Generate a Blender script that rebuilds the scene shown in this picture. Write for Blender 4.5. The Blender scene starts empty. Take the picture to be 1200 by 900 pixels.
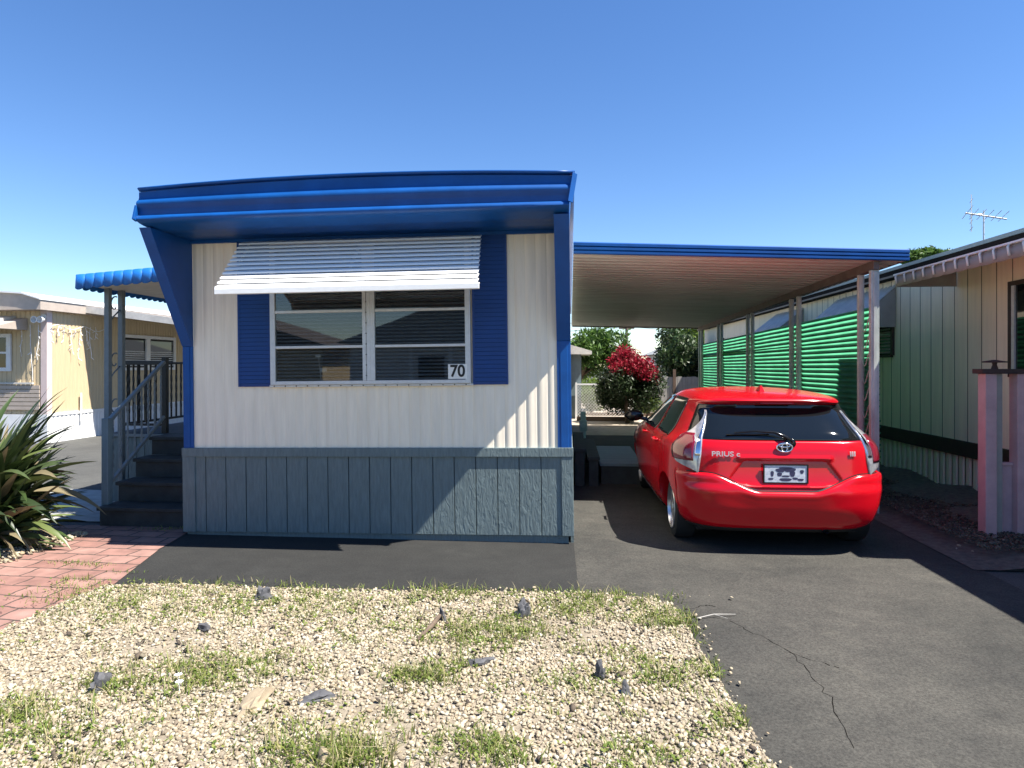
import bpy, bmesh, math, random
import numpy as np
from mathutils import Vector, Matrix
from mathutils import noise as mnoise
R = math.radians
C = bpy.context.scene.collection
scn = bpy.context.scene
rnd = random.Random(7)

# ------------------------------------------------------------------ camera, sky, sun, exposure
cam_d = bpy.data.cameras.new('camera'); cam = bpy.data.objects.new('camera', cam_d); C.objects.link(cam)
cam.location = (0, 0, 1.68); cam.rotation_euler = (R(90), 0, math.atan(68/760))
cam_d.sensor_width = 36; cam_d.lens = 36*760/1200; cam_d.shift_y = -22/1200
cam_d.clip_end = 2000; cam_d.clip_start = .05
scn.camera = cam
SUNV = Vector((.56, -.18, 1.0))
EL = math.atan2(SUNV.z, math.hypot(SUNV.x, SUNV.y)); AZ = math.atan2(SUNV.x, SUNV.y)
w = bpy.data.worlds.new('World'); scn.world = w; w.use_nodes = True
nt = w.node_tree; bg = nt.nodes['Background']
sky = nt.nodes.new('ShaderNodeTexSky'); sky.sky_type = 'NISHITA'; sky.sun_disc = False
sky.sun_elevation = EL; sky.sun_rotation = AZ; sky.air_density = .95; sky.dust_density = 0; sky.ozone_density = 3
hs = nt.nodes.new('ShaderNodeHueSaturation'); hs.inputs['Saturation'].default_value = 1.2; hs.inputs['Hue'].default_value = .507
nt.links.new(sky.outputs[0], hs.inputs['Color']); nt.links.new(hs.outputs[0], bg.inputs[0]); bg.inputs[1].default_value = .08
sl = bpy.data.lights.new('sun', 'SUN'); sl.energy = 5.0; sl.angle = R(.5); sl.color = (1, .95, .87)
so = bpy.data.objects.new('sun', sl); C.objects.link(so); so.rotation_euler = (-SUNV).to_track_quat('-Z', 'Y').to_euler()
so.location = (5, -3, 12)
vs = scn.view_settings; vs.view_transform = 'Standard'; vs.look = 'None'; vs.gamma = 1; vs.exposure = 1.36
scn.render.engine = 'CYCLES'
scn.cycles.use_denoising = True
scn.cycles.max_bounces = 8; scn.cycles.transparent_max_bounces = 12

# ------------------------------------------------------------------ helpers
def lerp(a,b,t): return a+(b-a)*t
class MB:
    def __init__(s): s.v = []; s.f = []
    def add(s, vs, fs):
        n = len(s.v); s.v += [tuple(p) for p in vs]; s.f += [tuple(i+n for i in f) for f in fs]; return s
    def box(s, x0, x1, y0, y1, z0, z1):
        return s.add([(x0,y0,z0),(x1,y0,z0),(x1,y1,z0),(x0,y1,z0),(x0,y0,z1),(x1,y0,z1),(x1,y1,z1),(x0,y1,z1)],
                     [(0,3,2,1),(4,5,6,7),(0,1,5,4),(1,2,6,5),(2,3,7,6),(3,0,4,7)])
    def prism(s, poly, a, b, axis='x'):
        n = len(poly)
        def P(p, t): return (t,p[0],p[1]) if axis == 'x' else ((p[0],t,p[1]) if axis == 'y' else (p[0],p[1],t))
        vs = [P(p,a) for p in poly]+[P(p,b) for p in poly]
        fs = [tuple(range(n)), tuple(range(2*n-1,n-1,-1))]+[(i,i+n,(i+1)%n+n,(i+1)%n) for i in range(n)]
        return s.add(vs, fs)
    def sweep(s, prof, a, b, axis='x', za=None):     # open strip swept along an axis
        n = len(prof)
        def P(p, t): return (t,p[0],p[1]) if axis == 'x' else ((p[0],t,p[1]) if axis == 'y' else (p[0],p[1],t))
        return s.add([P(p,a) for p in prof]+[P(p,b) for p in prof], [(i,i+1,i+1+n,i+n) for i in range(n-1)])
    def tube(s, pts, r, n=8, cap=True):
        pts = [Vector(p) for p in pts]; rr = r if isinstance(r,(list,tuple)) else [r]*len(pts)
        vs = []; fs = []; up = None
        for i,p in enumerate(pts):
            t = (pts[min(i+1,len(pts)-1)]-pts[max(i-1,0)]).normalized()
            if up is None: up = Vector((0,0,1)) if abs(t.z) < .9 else Vector((1,0,0))
            a = t.cross(up).normalized(); b = a.cross(t).normalized(); up = b
            for k in range(n):
                q = 2*math.pi*k/n
                vs.append(p+rr[i]*(math.cos(q)*a+math.sin(q)*b))
        for i in range(len(pts)-1):
            for k in range(n): fs.append((i*n+k,i*n+(k+1)%n,(i+1)*n+(k+1)%n,(i+1)*n+k))
        if cap: fs += [tuple(range(n-1,-1,-1)), tuple(range((len(pts)-1)*n,len(pts)*n))]
        return s.add(vs, fs)
    def bar(s, a, b, wd, ht, up=(0,0,1)):            # rectangular bar from a to b
        a, b = Vector(a), Vector(b); t = (b-a).normalized(); u = Vector(up)
        if abs(t.dot(u)) > .98: u = Vector((0,1,0))
        p = t.cross(u).normalized()*wd/2; q = p.cross(t).normalized()*ht/2
        return s.add([a-p-q,a+p-q,a+p+q,a-p+q,b-p-q,b+p-q,b+p+q,b-p+q],
                     [(0,1,2,3),(7,6,5,4),(0,4,5,1),(1,5,6,2),(2,6,7,3),(3,7,4,0)])
    def lathe(s, prof, n=32, axis='x', c=(0,0,0), closed=False):   # prof: (axial, radius)
        vs = []; fs = []
        for a,r in prof:
            for k in range(n):
                q = 2*math.pi*k/n; x, y = r*math.cos(q), r*math.sin(q)
                vs.append({'x':(c[0]+a,c[1]+x,c[2]+y),'y':(c[0]+x,c[1]+a,c[2]+y),'z':(c[0]+x,c[1]+y,c[2]+a)}[axis])
        m = len(prof)
        for i in range(m-1):
            for k in range(n): fs.append((i*n+k,i*n+(k+1)%n,(i+1)*n+(k+1)%n,(i+1)*n+k))
        return s.add(vs, fs)
    def build(s, name, mat, parent=None, loc=None, smooth=False, bev=0, solid=0, rot=None):
        me = bpy.data.meshes.new(name); me.from_pydata(s.v, [], s.f)
        bm = bmesh.new(); bm.from_mesh(me); bmesh.ops.recalc_face_normals(bm, faces=bm.faces); bm.to_mesh(me); bm.free()
        me.materials.append(mat)
        o = bpy.data.objects.new(name, me); C.objects.link(o)
        if smooth is True: me.shade_smooth()
        elif smooth: me.shade_smooth(); me.set_sharp_from_angle(angle=R(smooth))
        if parent: o.parent = parent
        if loc: o.location = loc
        if rot: o.rotation_euler = rot
        if solid:
            m = o.modifiers.new('solid','SOLIDIFY'); m.thickness = solid; m.offset = -1
        if bev:
            m = o.modifiers.new('bevel','BEVEL'); m.width = bev; m.segments = 2; m.limit_method = 'ANGLE'; m.angle_limit = R(40)
        return o

def tag(o, label=None, cat=None, group=None, kind=None):
    if label: o['label'] = label
    if cat: o['category'] = cat
    if group: o['group'] = group
    if kind: o['kind'] = kind
    return o
def thing(name, label, cat, loc=(0,0,0), rz=0, group=None):
    o = bpy.data.objects.new(name, None); C.objects.link(o); o.location = loc; o.rotation_euler = (0,0,rz)
    o.empty_display_size = .2
    return tag(o, label, cat, group)
def struct(o): o['kind'] = 'structure'; return o

def mat(name, col, rough=.6, metal=0, var=0, vscale=6, bump=0, bscale=60, stretch=None, col2=None, spec=.5, coat=0, streak=0):
    m = bpy.data.materials.new(name); m.use_nodes = True; t = m.node_tree; p = t.nodes['Principled BSDF']
    p.inputs['Base Color'].default_value = (*col,1); p.inputs['Roughness'].default_value = rough; p.inputs['Metallic'].default_value = metal
    p.inputs['Specular IOR Level'].default_value = spec
    if coat: p.inputs['Coat Weight'].default_value = coat; p.inputs['Coat Roughness'].default_value = .03
    tc = t.nodes.new('ShaderNodeTexCoord'); src = tc.outputs['Object']
    if stretch:
        mp = t.nodes.new('ShaderNodeMapping'); mp.inputs['Scale'].default_value = stretch; t.links.new(src, mp.inputs[0]); src = mp.outputs[0]
    if var or col2:
        n = t.nodes.new('ShaderNodeTexNoise'); n.inputs['Scale'].default_value = vscale; n.inputs['Detail'].default_value = 6; n.inputs['Roughness'].default_value = .65
        t.links.new(src, n.inputs['Vector'])
        r = t.nodes.new('ShaderNodeValToRGB'); r.color_ramp.elements[0].position = .33; r.color_ramp.elements[1].position = .68
        c2 = col2 or tuple(min(1,c*(1+var)) for c in col); c1 = col if col2 else tuple(c*(1-var) for c in col)
        r.color_ramp.elements[0].color = (*c1,1); r.color_ramp.elements[1].color = (*c2,1)
        t.links.new(n.outputs[0], r.inputs[0]); t.links.new(r.outputs[0], p.inputs['Base Color'])
    if bump:
        n2 = t.nodes.new('ShaderNodeTexNoise'); n2.inputs['Scale'].default_value = bscale; n2.inputs['Detail'].default_value = 5
        t.links.new(src, n2.inputs['Vector'])
        b = t.nodes.new('ShaderNodeBump'); b.inputs['Strength'].default_value = bump; b.inputs['Distance'].default_value = .01
        t.links.new(n2.outputs[0], b.inputs['Height']); t.links.new(b.outputs[0], p.inputs['Normal'])
    return m
def island_mat(name, cols, rough=.7, trans=0, tcol=None):
    """random colour per loose piece (leaf, stone, blade), optionally light passing through"""
    m = bpy.data.materials.new(name); m.use_nodes = True; t = m.node_tree; p = t.nodes['Principled BSDF']
    g = t.nodes.new('ShaderNodeNewGeometry'); r = t.nodes.new('ShaderNodeValToRGB')
    while len(r.color_ramp.elements) < len(cols): r.color_ramp.elements.new(.5)
    for i,c in enumerate(cols):
        r.color_ramp.elements[i].position = i/(len(cols)-1); r.color_ramp.elements[i].color = (*c,1)
    t.links.new(g.outputs['Random Per Island'], r.inputs[0]); t.links.new(r.outputs[0], p.inputs['Base Color'])
    p.inputs['Roughness'].default_value = rough; p.inputs['Specular IOR Level'].default_value = .35
    if trans:
        tr = t.nodes.new('ShaderNodeBsdfTranslucent'); mx = t.nodes.new('ShaderNodeMixShader'); mx.inputs[0].default_value = trans
        if tcol: tr.inputs[0].default_value = (*tcol,1)
        else: t.links.new(r.outputs[0], tr.inputs[0])
        t.links.new(p.outputs[0], mx.inputs[1]); t.links.new(tr.outputs[0], mx.inputs[2])
        t.links.new(mx.outputs[0], t.nodes['Material Output'].inputs[0])
    return m

# ------------------------------------------------------------------ materials
M = {}
M['blue'] = mat('blue paint', (.003,.068,.265), .42, var=.16, vscale=3, bump=.04, bscale=25, spec=.35)
M['shutter'] = mat('blue shutter paint', (.003,.042,.19), .5, var=.06, vscale=4)
M['skyblue'] = mat('porch blue paint', (.012,.14,.46), .45, var=.15, vscale=8)
M['siding'] = mat('white siding', (.89,.79,.63), .55, var=.085, vscale=2.2, stretch=(6,6,.5), bump=.03, bscale=30)
M['white'] = mat('white enamel', (.8,.8,.78), .35, var=.05, vscale=14, stretch=(1,4,4))
def skirt_mat():
    m = mat('blue grey skirting', (.125,.165,.17), .6, var=.16, vscale=9, stretch=(5,5,.7))
    t = m.node_tree; p = t.nodes['Principled BSDF']
    tc = t.nodes.new('ShaderNodeTexCoord'); mp = t.nodes.new('ShaderNodeMapping'); mp.inputs['Scale'].default_value = (26,26,7)
    t.links.new(tc.outputs['Object'], mp.inputs[0])
    n = t.nodes.new('ShaderNodeTexNoise'); n.inputs['Scale'].default_value = 1; n.inputs['Detail'].default_value = 3; n.inputs['Distortion'].default_value = 1.6
    t.links.new(mp.outputs[0], n.inputs['Vector'])
    b = t.nodes.new('ShaderNodeBump'); b.inputs['Strength'].default_value = .65; b.inputs['Distance'].default_value = .012
    t.links.new(n.outputs[0], b.inputs['Height']); t.links.new(b.outputs[0], p.inputs['Normal'])
    return m
M['skirt'] = skirt_mat()
M['crack'] = mat('crack', (.012,.011,.010), 1, spec=0)
M['groove'] = mat('groove', (.03,.045,.055), .8)
M['alu'] = mat('aluminium frame', (.62,.63,.63), .4, .35, var=.08, vscale=20)
M['blind'] = mat('blinds', (.46,.47,.48), .5)
M['dark'] = mat('dark room', (.012,.012,.014), .9)
M['black'] = mat('black metal', (.012,.012,.012), .45)
M['rubber'] = mat('rubber', (.012,.012,.012), .8)
M['grey_deck'] = mat('porch deck paint', (.03,.035,.036), .7, var=.3, vscale=8, bump=.2)
M['railing'] = mat('painted railing grey', (.17,.2,.215), .5, var=.1, vscale=20)
M['postgrey'] = mat('blue grey posts', (.15,.2,.22), .5, var=.12)
M['post'] = mat('carport post paint', (.47,.52,.48), .45, var=.25, vscale=7, stretch=(1,1,.4))
M['soffit'] = mat('carport pan', (.49,.53,.50), .5, var=.14, vscale=1.6, stretch=(.6,3,1), bump=.05)
M['beam'] = mat('brown beam', (.12,.095,.08), .6, var=.2)
M['asphalt'] = None
M['mulchbase'] = mat('mulch soil', (.075,.062,.05), .95, col2=(.15,.13,.10), vscale=18, bump=1, bscale=70)
M['concrete'] = mat('concrete', (.33,.33,.30), .85, var=.18, vscale=5, bump=.2, bscale=90)
M['sandy'] = mat('sandy path', (.40,.34,.27), .9, var=.2, vscale=4, bump=.3, bscale=60)
M['cream'] = mat('cream siding', (.56,.44,.27), .6, var=.06, vscale=3, stretch=(5,5,.6))
M['tan'] = mat('tan trim', (.44,.37,.31), .6, var=.1)
M['pinktrim'] = mat('pinkish corner trim', (.62,.5,.47), .6, var=.06)
M['palewhite'] = mat('white skirting', (.74,.74,.73), .55, var=.06)
M['rcream'] = mat('pale olive siding', (.86,.745,.57), .6, var=.07, vscale=2.5, stretch=(5,5,.5))
M['brown'] = mat('brown band', (.035,.022,.018), .6, var=.2)
M['roofdark'] = mat('dark fascia', (.012,.011,.011), .95, var=.2, spec=.1)
M['mauve'] = mat('grey mauve awning', (.31,.29,.27), .6, var=.1)
M['offwhite'] = mat('offwhite awning', (.58,.55,.5), .55, var=.12, vscale=7)
M['pink'] = mat('pink painted wood', (.50,.33,.34), .75, var=.12, vscale=5, bump=.15, bscale=40)
M['rust'] = mat('dark rust cap', (.05,.028,.025), .7, var=.3)
M['bark'] = mat('bark', (.12,.085,.06), .9, var=.3, vscale=12, bump=.8, bscale=25)
M['fencewood'] = mat('weathered fence', (.36,.34,.31), .85, var=.18, vscale=4, stretch=(6,6,.6), bump=.2)
M['fencepost'] = mat('fence post', (.13,.085,.06), .85, var=.2)
M['stone'] = mat('dark rock', (.045,.045,.05), .9, col2=(.12,.12,.125), vscale=9, bump=.8, bscale=22)
M['tanstone'] = mat('tan rock', (.30,.24,.16), .9, var=.2, vscale=6, bump=.6, bscale=25)
M['roofgrey'] = mat('grey shingle', (.24,.25,.25), .85, var=.15, vscale=9)
M['stucco'] = mat('stucco', (.6,.57,.52), .85, var=.08)
# car
M['red'] = mat('red car paint', (.50,.003,.010), .2, .0, spec=.35, coat=.3)
M['glass_dark'] = mat('tinted car glass', (.006,.008,.009), .03, spec=.6)
M['trimblack'] = mat('gloss black trim', (.008,.008,.008), .12)
M['under'] = mat('underbody', (.01,.01,.01), .9)
M['lens_red'] = mat('red lens', (.17,.006,.018), .1, coat=.8)
M['lens_white'] = mat('clear lens', (.42,.42,.45), .12, .5, coat=.8, var=.2, vscale=30)
M['chrome'] = mat('chrome', (.8,.8,.82), .08, 1)
M['alloy'] = mat('alloy wheel', (.58,.59,.6), .28, .85)
M['plate'] = mat('plate', (.42,.48,.55), .45, col2=(.66,.7,.74), vscale=40)
M['plateink'] = mat('plate ink', (.035,.035,.085), .5)
M['yellow'] = mat('white card', (.8,.8,.77), .5)
M['ink'] = mat('black ink', (.01,.01,.01), .6)
def green_mat():
    m = bpy.data.materials.new('green fibreglass'); m.use_nodes = True; t = m.node_tree; p = t.nodes['Principled BSDF']
    p.inputs['Base Color'].default_value = (.012,.075,.04,1); p.inputs['Roughness'].default_value = .4
    tr = t.nodes.new('ShaderNodeBsdfTranslucent'); mx = t.nodes.new('ShaderNodeMixShader'); mx.inputs[0].default_value = .5
    n = t.nodes.new('ShaderNodeTexNoise'); n.inputs['Scale'].default_value = 3; n.inputs['Detail'].default_value = 6
    tc = t.nodes.new('ShaderNodeTexCoord'); t.links.new(tc.outputs['Object'], n.inputs['Vector'])
    r = t.nodes.new('ShaderNodeValToRGB'); r.color_ramp.elements[0].position=.3; r.color_ramp.elements[1].position=.7
    r.color_ramp.elements[0].color = (.09,.46,.24,1); r.color_ramp.elements[1].color = (.16,.64,.37,1)
    t.links.new(n.outputs[0], r.inputs[0]); t.links.new(r.outputs[0], tr.inputs[0])
    t.links.new(p.outputs[0], mx.inputs[1]); t.links.new(tr.outputs[0], mx.inputs[2]); t.links.new(mx.outputs[0], t.nodes['Material Output'].inputs[0])
    return m
M['green'] = green_mat()
def glass_mat():
    m = bpy.data.materials.new('window glass'); m.use_nodes = True; t = m.node_tree; t.nodes.remove(t.nodes['Principled BSDF'])
    tr = t.nodes.new('ShaderNodeBsdfTransparent'); tr.inputs[0].default_value = (.72,.75,.76,1)
    gl = t.nodes.new('ShaderNodeBsdfGlossy'); gl.inputs['Roughness'].default_value = .015
    n = t.nodes.new('ShaderNodeTexNoise'); n.inputs['Scale'].default_value = 1.2; tc = t.nodes.new('ShaderNodeTexCoord')
    b = t.nodes.new('ShaderNodeBump'); b.inputs['Strength'].default_value = .03; b.inputs['Distance'].default_value = .02
    t.links.new(tc.outputs['Object'], n.inputs['Vector']); t.links.new(n.outputs[0], b.inputs['Height']); t.links.new(b.outputs[0], gl.inputs['Normal'])
    f = t.nodes.new('ShaderNodeFresnel'); f.inputs[0].default_value = 1.5
    a = t.nodes.new('ShaderNodeMath'); a.operation = 'ADD'; a.inputs[1].default_value = .03; t.links.new(f.outputs[0], a.inputs[0])
    mx = t.nodes.new('ShaderNodeMixShader'); t.links.new(a.outputs[0], mx.inputs[0])
    t.links.new(tr.outputs[0], mx.inputs[1]); t.links.new(gl.outputs[0], mx.inputs[2]); t.links.new(mx.outputs[0], t.nodes['Material Output'].inputs[0])
    return m
M['glass'] = glass_mat()
def asphalt_mat(name, base, light, dark):
    m = bpy.data.materials.new(name); m.use_nodes = True; t = m.node_tree; p = t.nodes['Principled BSDF']
    p.inputs['Roughness'].default_value = .85; p.inputs['Specular IOR Level'].default_value = .3
    tc = t.nodes.new('ShaderNodeTexCoord')
    def noise(sc, det, lo, hi, c0, c1, rough=.6, st=None):
        n = t.nodes.new('ShaderNodeTexNoise'); n.inputs['Scale'].default_value = sc; n.inputs['Detail'].default_value = det; n.inputs['Roughness'].default_value = rough
        src = tc.outputs['Object']
        if st:
            mp = t.nodes.new('ShaderNodeMapping'); mp.inputs['Scale'].default_value = st; t.links.new(src, mp.inputs[0]); src = mp.outputs[0]
        t.links.new(src, n.inputs['Vector'])
        r = t.nodes.new('ShaderNodeValToRGB'); r.color_ramp.elements[0].position = lo; r.color_ramp.elements[1].position = hi
        r.color_ramp.elements[0].color = (*c0,1); r.color_ramp.elements[1].color = (*c1,1); t.links.new(n.outputs[0], r.inputs[0]); return r.outputs[0], n
    big,_ = noise(.9, 8, .35, .72, base, light, .65)
    spk,ns = noise(75, 4, .36, .66, (.6,.6,.6), (1.5,1.5,1.47), .8)
    med,_ = noise(5, 6, .3, .7, (.86,.86,.86), (1.12,1.12,1.1), .7, (1,1.6,1))
    def mul(a, b):
        x = t.nodes.new('ShaderNodeMix'); x.data_type = 'RGBA'; x.blend_type = 'MULTIPLY'; x.inputs[0].default_value = 1
        t.links.new(a, x.inputs[6]); t.links.new(b, x.inputs[7]); return x.outputs[2]
    c = mul(mul(big, spk), med)
    st,_ = noise(1.7, 10, .56, .70, (1,1,1), dark, .75)
    c = mul(c, st)
    t.links.new(c, p.inputs['Base Color'])
    b = t.nodes.new('ShaderNodeBump'); b.inputs['Strength'].default_value = .35; b.inputs['Distance'].default_value = .004
    t.links.new(ns.outputs[0], b.inputs['Height']); t.links.new(b.outputs[0], p.inputs['Normal'])
    return m
M['asphalt'] = asphalt_mat('asphalt', (.033,.0325,.030), (.068,.064,.056), (1.35,1.33,1.28))
M['asphalt_dark'] = asphalt_mat('sealed asphalt', (.021,.021,.0205), (.029,.029,.0275), (1.25,1.25,1.25))
M['road'] = asphalt_mat('road asphalt', (.06,.06,.058), (.09,.09,.085), (.85,.85,.85))
def brick_mat():
    m = bpy.data.materials.new('pink pavers'); m.use_nodes = True; t = m.node_tree; p = t.nodes['Principled BSDF']; p.inputs['Roughness'].default_value = .85
    tc = t.nodes.new('ShaderNodeTexCoord'); mp = t.nodes.new('ShaderNodeMapping'); mp.inputs['Rotation'].default_value = (0,0,R(2)); t.links.new(tc.outputs['Object'], mp.inputs[0])
    b = t.nodes.new('ShaderNodeTexBrick'); b.inputs['Scale'].default_value = 1; b.inputs['Brick Width'].default_value = .30; b.inputs['Row Height'].default_value = .2
    b.inputs['Mortar Size'].default_value = .009; b.inputs['Color1'].default_value = (.24,.12,.095,1); b.inputs['Color2'].default_value = (.30,.17,.138,1); b.inputs['Mortar'].default_value = (.07,.05,.04,1)
    n = t.nodes.new('ShaderNodeTexNoise'); n.inputs['Scale'].default_value = 7; n.inputs['Detail'].default_value = 8; t.links.new(tc.outputs['Object'], n.inputs['Vector'])
    dz = t.nodes.new('ShaderNodeMix'); dz.data_type = 'RGBA'; dz.blend_type = 'LINEAR_LIGHT'; dz.inputs[0].default_value = .03
    t.links.new(mp.outputs[0], dz.inputs[6]); t.links.new(n.outputs['Color'], dz.inputs[7]); t.links.new(dz.outputs[2], b.inputs['Vector'])
    r = t.nodes.new('ShaderNodeValToRGB'); r.color_ramp.elements[0].position=.3; r.color_ramp.elements[1].position=.75
    r.color_ramp.elements[0].color=(.7,.7,.7,1); r.color_ramp.elements[1].color=(1.15,1.15,1.15,1); t.links.new(n.outputs[0], r.inputs[0])
    x = t.nodes.new('ShaderNodeMix'); x.data_type='RGBA'; x.blend_type='MULTIPLY'; x.inputs[0].default_value=1
    t.links.new(b.outputs[0], x.inputs[6]); t.links.new(r.outputs[0], x.inputs[7]); t.links.new(x.outputs[2], p.inputs['Base Color'])
    bp = t.nodes.new('ShaderNodeBump'); bp.inputs['Strength'].default_value=.5; bp.inputs['Distance'].default_value=.006; bp.invert = True
    t.links.new(b.outputs['Fac'], bp.inputs['Height']); t.links.new(bp.outputs[0], p.inputs['Normal'])
    return m
M['brick'] = brick_mat()
M['pebble'] = island_mat('pebbles', [(.23,.18,.12),(.37,.31,.21),(.42,.36,.26),(.29,.225,.14),(.48,.44,.35),(.35,.30,.215),(.17,.135,.095),(.40,.34,.235)], .75)
M['gravelbase'] = mat('gravel soil', (.17,.14,.10), .95, col2=(.30,.255,.19), vscale=30, bump=.6, bscale=80)
M['grass'] = island_mat('weeds', [(.10,.16,.025),(.17,.22,.04),(.08,.13,.022),(.25,.27,.07),(.14,.19,.035)], .6, .35)
M['drygrass'] = island_mat('dry weeds', [(.32,.27,.12),(.40,.35,.2),(.25,.22,.09)], .7, .25)
M['blade'] = island_mat('blade leaves', [(.024,.046,.014),(.045,.075,.022),(.03,.052,.018),(.11,.14,.045),(.055,.08,.032),(.018,.034,.012)], .38, .12)
M['deadblade'] = island_mat('dry blade leaves', [(.14,.11,.055),(.19,.16,.09),(.10,.075,.04)], .7, .1)
M['leaf'] = island_mat('leaves', [(.035,.085,.015),(.07,.14,.025),(.11,.19,.035),(.05,.1,.02)], .5, .35)
M['leafdark'] = island_mat('dark leaves', [(.018,.04,.012),(.035,.07,.02),(.055,.095,.03),(.09,.11,.06)], .45, .25)
M['leafbush'] = island_mat('bush leaves', [(.010,.022,.007),(.02,.04,.012),(.035,.06,.02),(.05,.07,.035)], .5, .2)
M['leaflime'] = island_mat('bright leaves', [(.13,.2,.03),(.2,.28,.05),(.1,.17,.03)], .5, .4)
M['bract'] = island_mat('red bracts', [(.26,.006,.022),(.40,.015,.045),(.16,.005,.012),(.32,.04,.05)], .55, .35)
M['mulch'] = island_mat('leaf litter', [(.07,.055,.04),(.13,.10,.07),(.045,.035,.028),(.2,.17,.12)], .9)
M['petal'] = mat('white petals', (.8,.8,.76), .6)

# ------------------------------------------------------------------ ground
def sheet(name, poly, z, m):
    b = MB(); b.add([(x,y,z) for x,y in poly], [tuple(range(len(poly)))]); return struct(b.build(name, m))
sheet('ground', [(-300,-200),(300,-200),(300,500),(-300,500)], 0, M['road'])
sheet('driveway', [(-.4,-3),(3.35,-3),(3.35,15.6),(-3.9,15.6),(-3.9,5.2),(-.4,5.2)], .008, M['asphalt'])
sheet('asphalt_strip', [(-3.55,4.3),(.14,4.3),(.06,5.0),(.03,6.3),(-3.80,6.3),(-3.68,5.4)], .012, M['asphalt_dark'])
sheet('brick_path', [(-3.44,3.5),(-3.455,4.65),(-3.7,5.55),(-3.83,6.36),(-4.7,6.36),(-6.2,6.2),(-6.2,3.2),(-3.5,3.2)], .016, M['brick'])
gpoly = [(-3.50,4.60),(-3.0,4.67),(-2.2,4.66),(-1.2,4.68),(-.4,4.74),(.2,4.75),(.58,4.70),(.70,4.58),(.74,4.2),(.77,3.7),(.81,3.1),(.84,2.7),(.88,1.6),(.9,-2),(-6.5,-2),(-6.5,2.9),(-3.56,3.75)]
sheet('gravel_bed', gpoly, .020, M['gravelbase'])
sheet('concrete_pad', [(-6.9,6.5),(-4.95,6.5),(-4.95,8.0),(-6.9,8.2)], .012, M['concrete'])
sheet('planting_strip', [(3.28,5.6),(5.2,5.6),(5.2,20),(3.28,20)], .014, M['mulchbase'])
sheet('back_path', [(-2,15.6),(6,15.6),(6,40),(-2,40)], .01, M['sandy'])
# low mound along the neighbouring wall
b = MB(); N=40
vsx=[];fs=[]
for i in range(N+1):
    y = 5.6+14*i/N
    for j in range(7):
        x = 3.5+1.4*j/6; hgt = .17*math.sin(math.pi*min(1,j/5)*.5)**1.5*(.8+.3*math.sin(i*1.7)+.12*math.sin(i*4.1+j))
        vsx.append((x,y,.016+max(0,hgt)))
for i in range(N):
    for j in range(6): fs.append((i*7+j,i*7+j+1,(i+1)*7+j+1,(i+1)*7+j))
struct(b.add(vsx,fs).build('mulch_mound', M['mulchbase'], smooth=True))

# cracks in the driveway (thin sunk seams)
def crack(pts, wd):
    m = MB(); L=[];  r = random.Random(3)
    P=[]
    for a,c in zip(pts[:-1],pts[1:]):
        for k in range(10):
            t=k/10; P.append((a[0]+(c[0]-a[0])*t+r.uniform(-.02,.02), a[1]+(c[1]-a[1])*t+r.uniform(-.012,.012)))
    for i in range(len(P)-1):
        wv = wd*r.uniform(.4,1.2); m.add([(P[i][0]-wv,P[i][1],.0095),(P[i][0]+wv,P[i][1],.0095),(P[i+1][0]+wv,P[i+1][1],.0095),(P[i+1][0]-wv,P[i+1][1],.0095)],[(0,1,2,3)])
    return m
mc = crack([(1.05,4.35),(1.28,3.9),(1.3,3.4),(1.21,2.9)], .0022); q=crack([(.75,4.5),(.93,4.62),(1.0,4.6)],.004); mc.add(q.v,q.f); q=crack([(1.28,3.9),(1.5,3.7)],.003); mc.add(q.v,q.f)
struct(mc.build('driveway_crack', M['crack']))

# ------------------------------------------------------------------ gravel pebbles and weeds (nobody could count them)
def inside(x, y, poly):
    c = False; n=len(poly)
    for i in range(n):
        x1,y1=poly[i]; x2,y2=poly[(i+1)%n]
        if (y1>y)!=(y2>y) and x < (x2-x1)*(y-y1)/(y2-y1)+x1: c = not c
    return c
rng = np.random.default_rng(5)
def fast_mesh(name, V, F, m, smooth=False):
    """V (n,3); F list of equal-length face index array (k,3|4)"""
    me = bpy.data.meshes.new(name); k = F.shape[1]
    me.vertices.add(len(V)); me.vertices.foreach_set('co', V.astype(np.float32).ravel())
    me.loops.add(F.size); me.loops.foreach_set('vertex_index', F.astype(np.int32).ravel())
    me.polygons.add(len(F)); me.polygons.foreach_set('loop_start', np.arange(0,F.size,k,dtype=np.int32))
    me.update(calc_edges=True); me.validate(); me.materials.append(m)
    if smooth: me.shade_smooth()
    o = bpy.data.objects.new(name, me); C.objects.link(o); return o
bm = bmesh.new(); bmesh.ops.create_icosphere(bm, subdivisions=1, radius=1); bm.verts.ensure_lookup_table()
ICO_V = np.array([v.co[:] for v in bm.verts]); ICO_F = np.array([[v.index for v in f.verts] for f in bm.faces]); bm.free()
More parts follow.
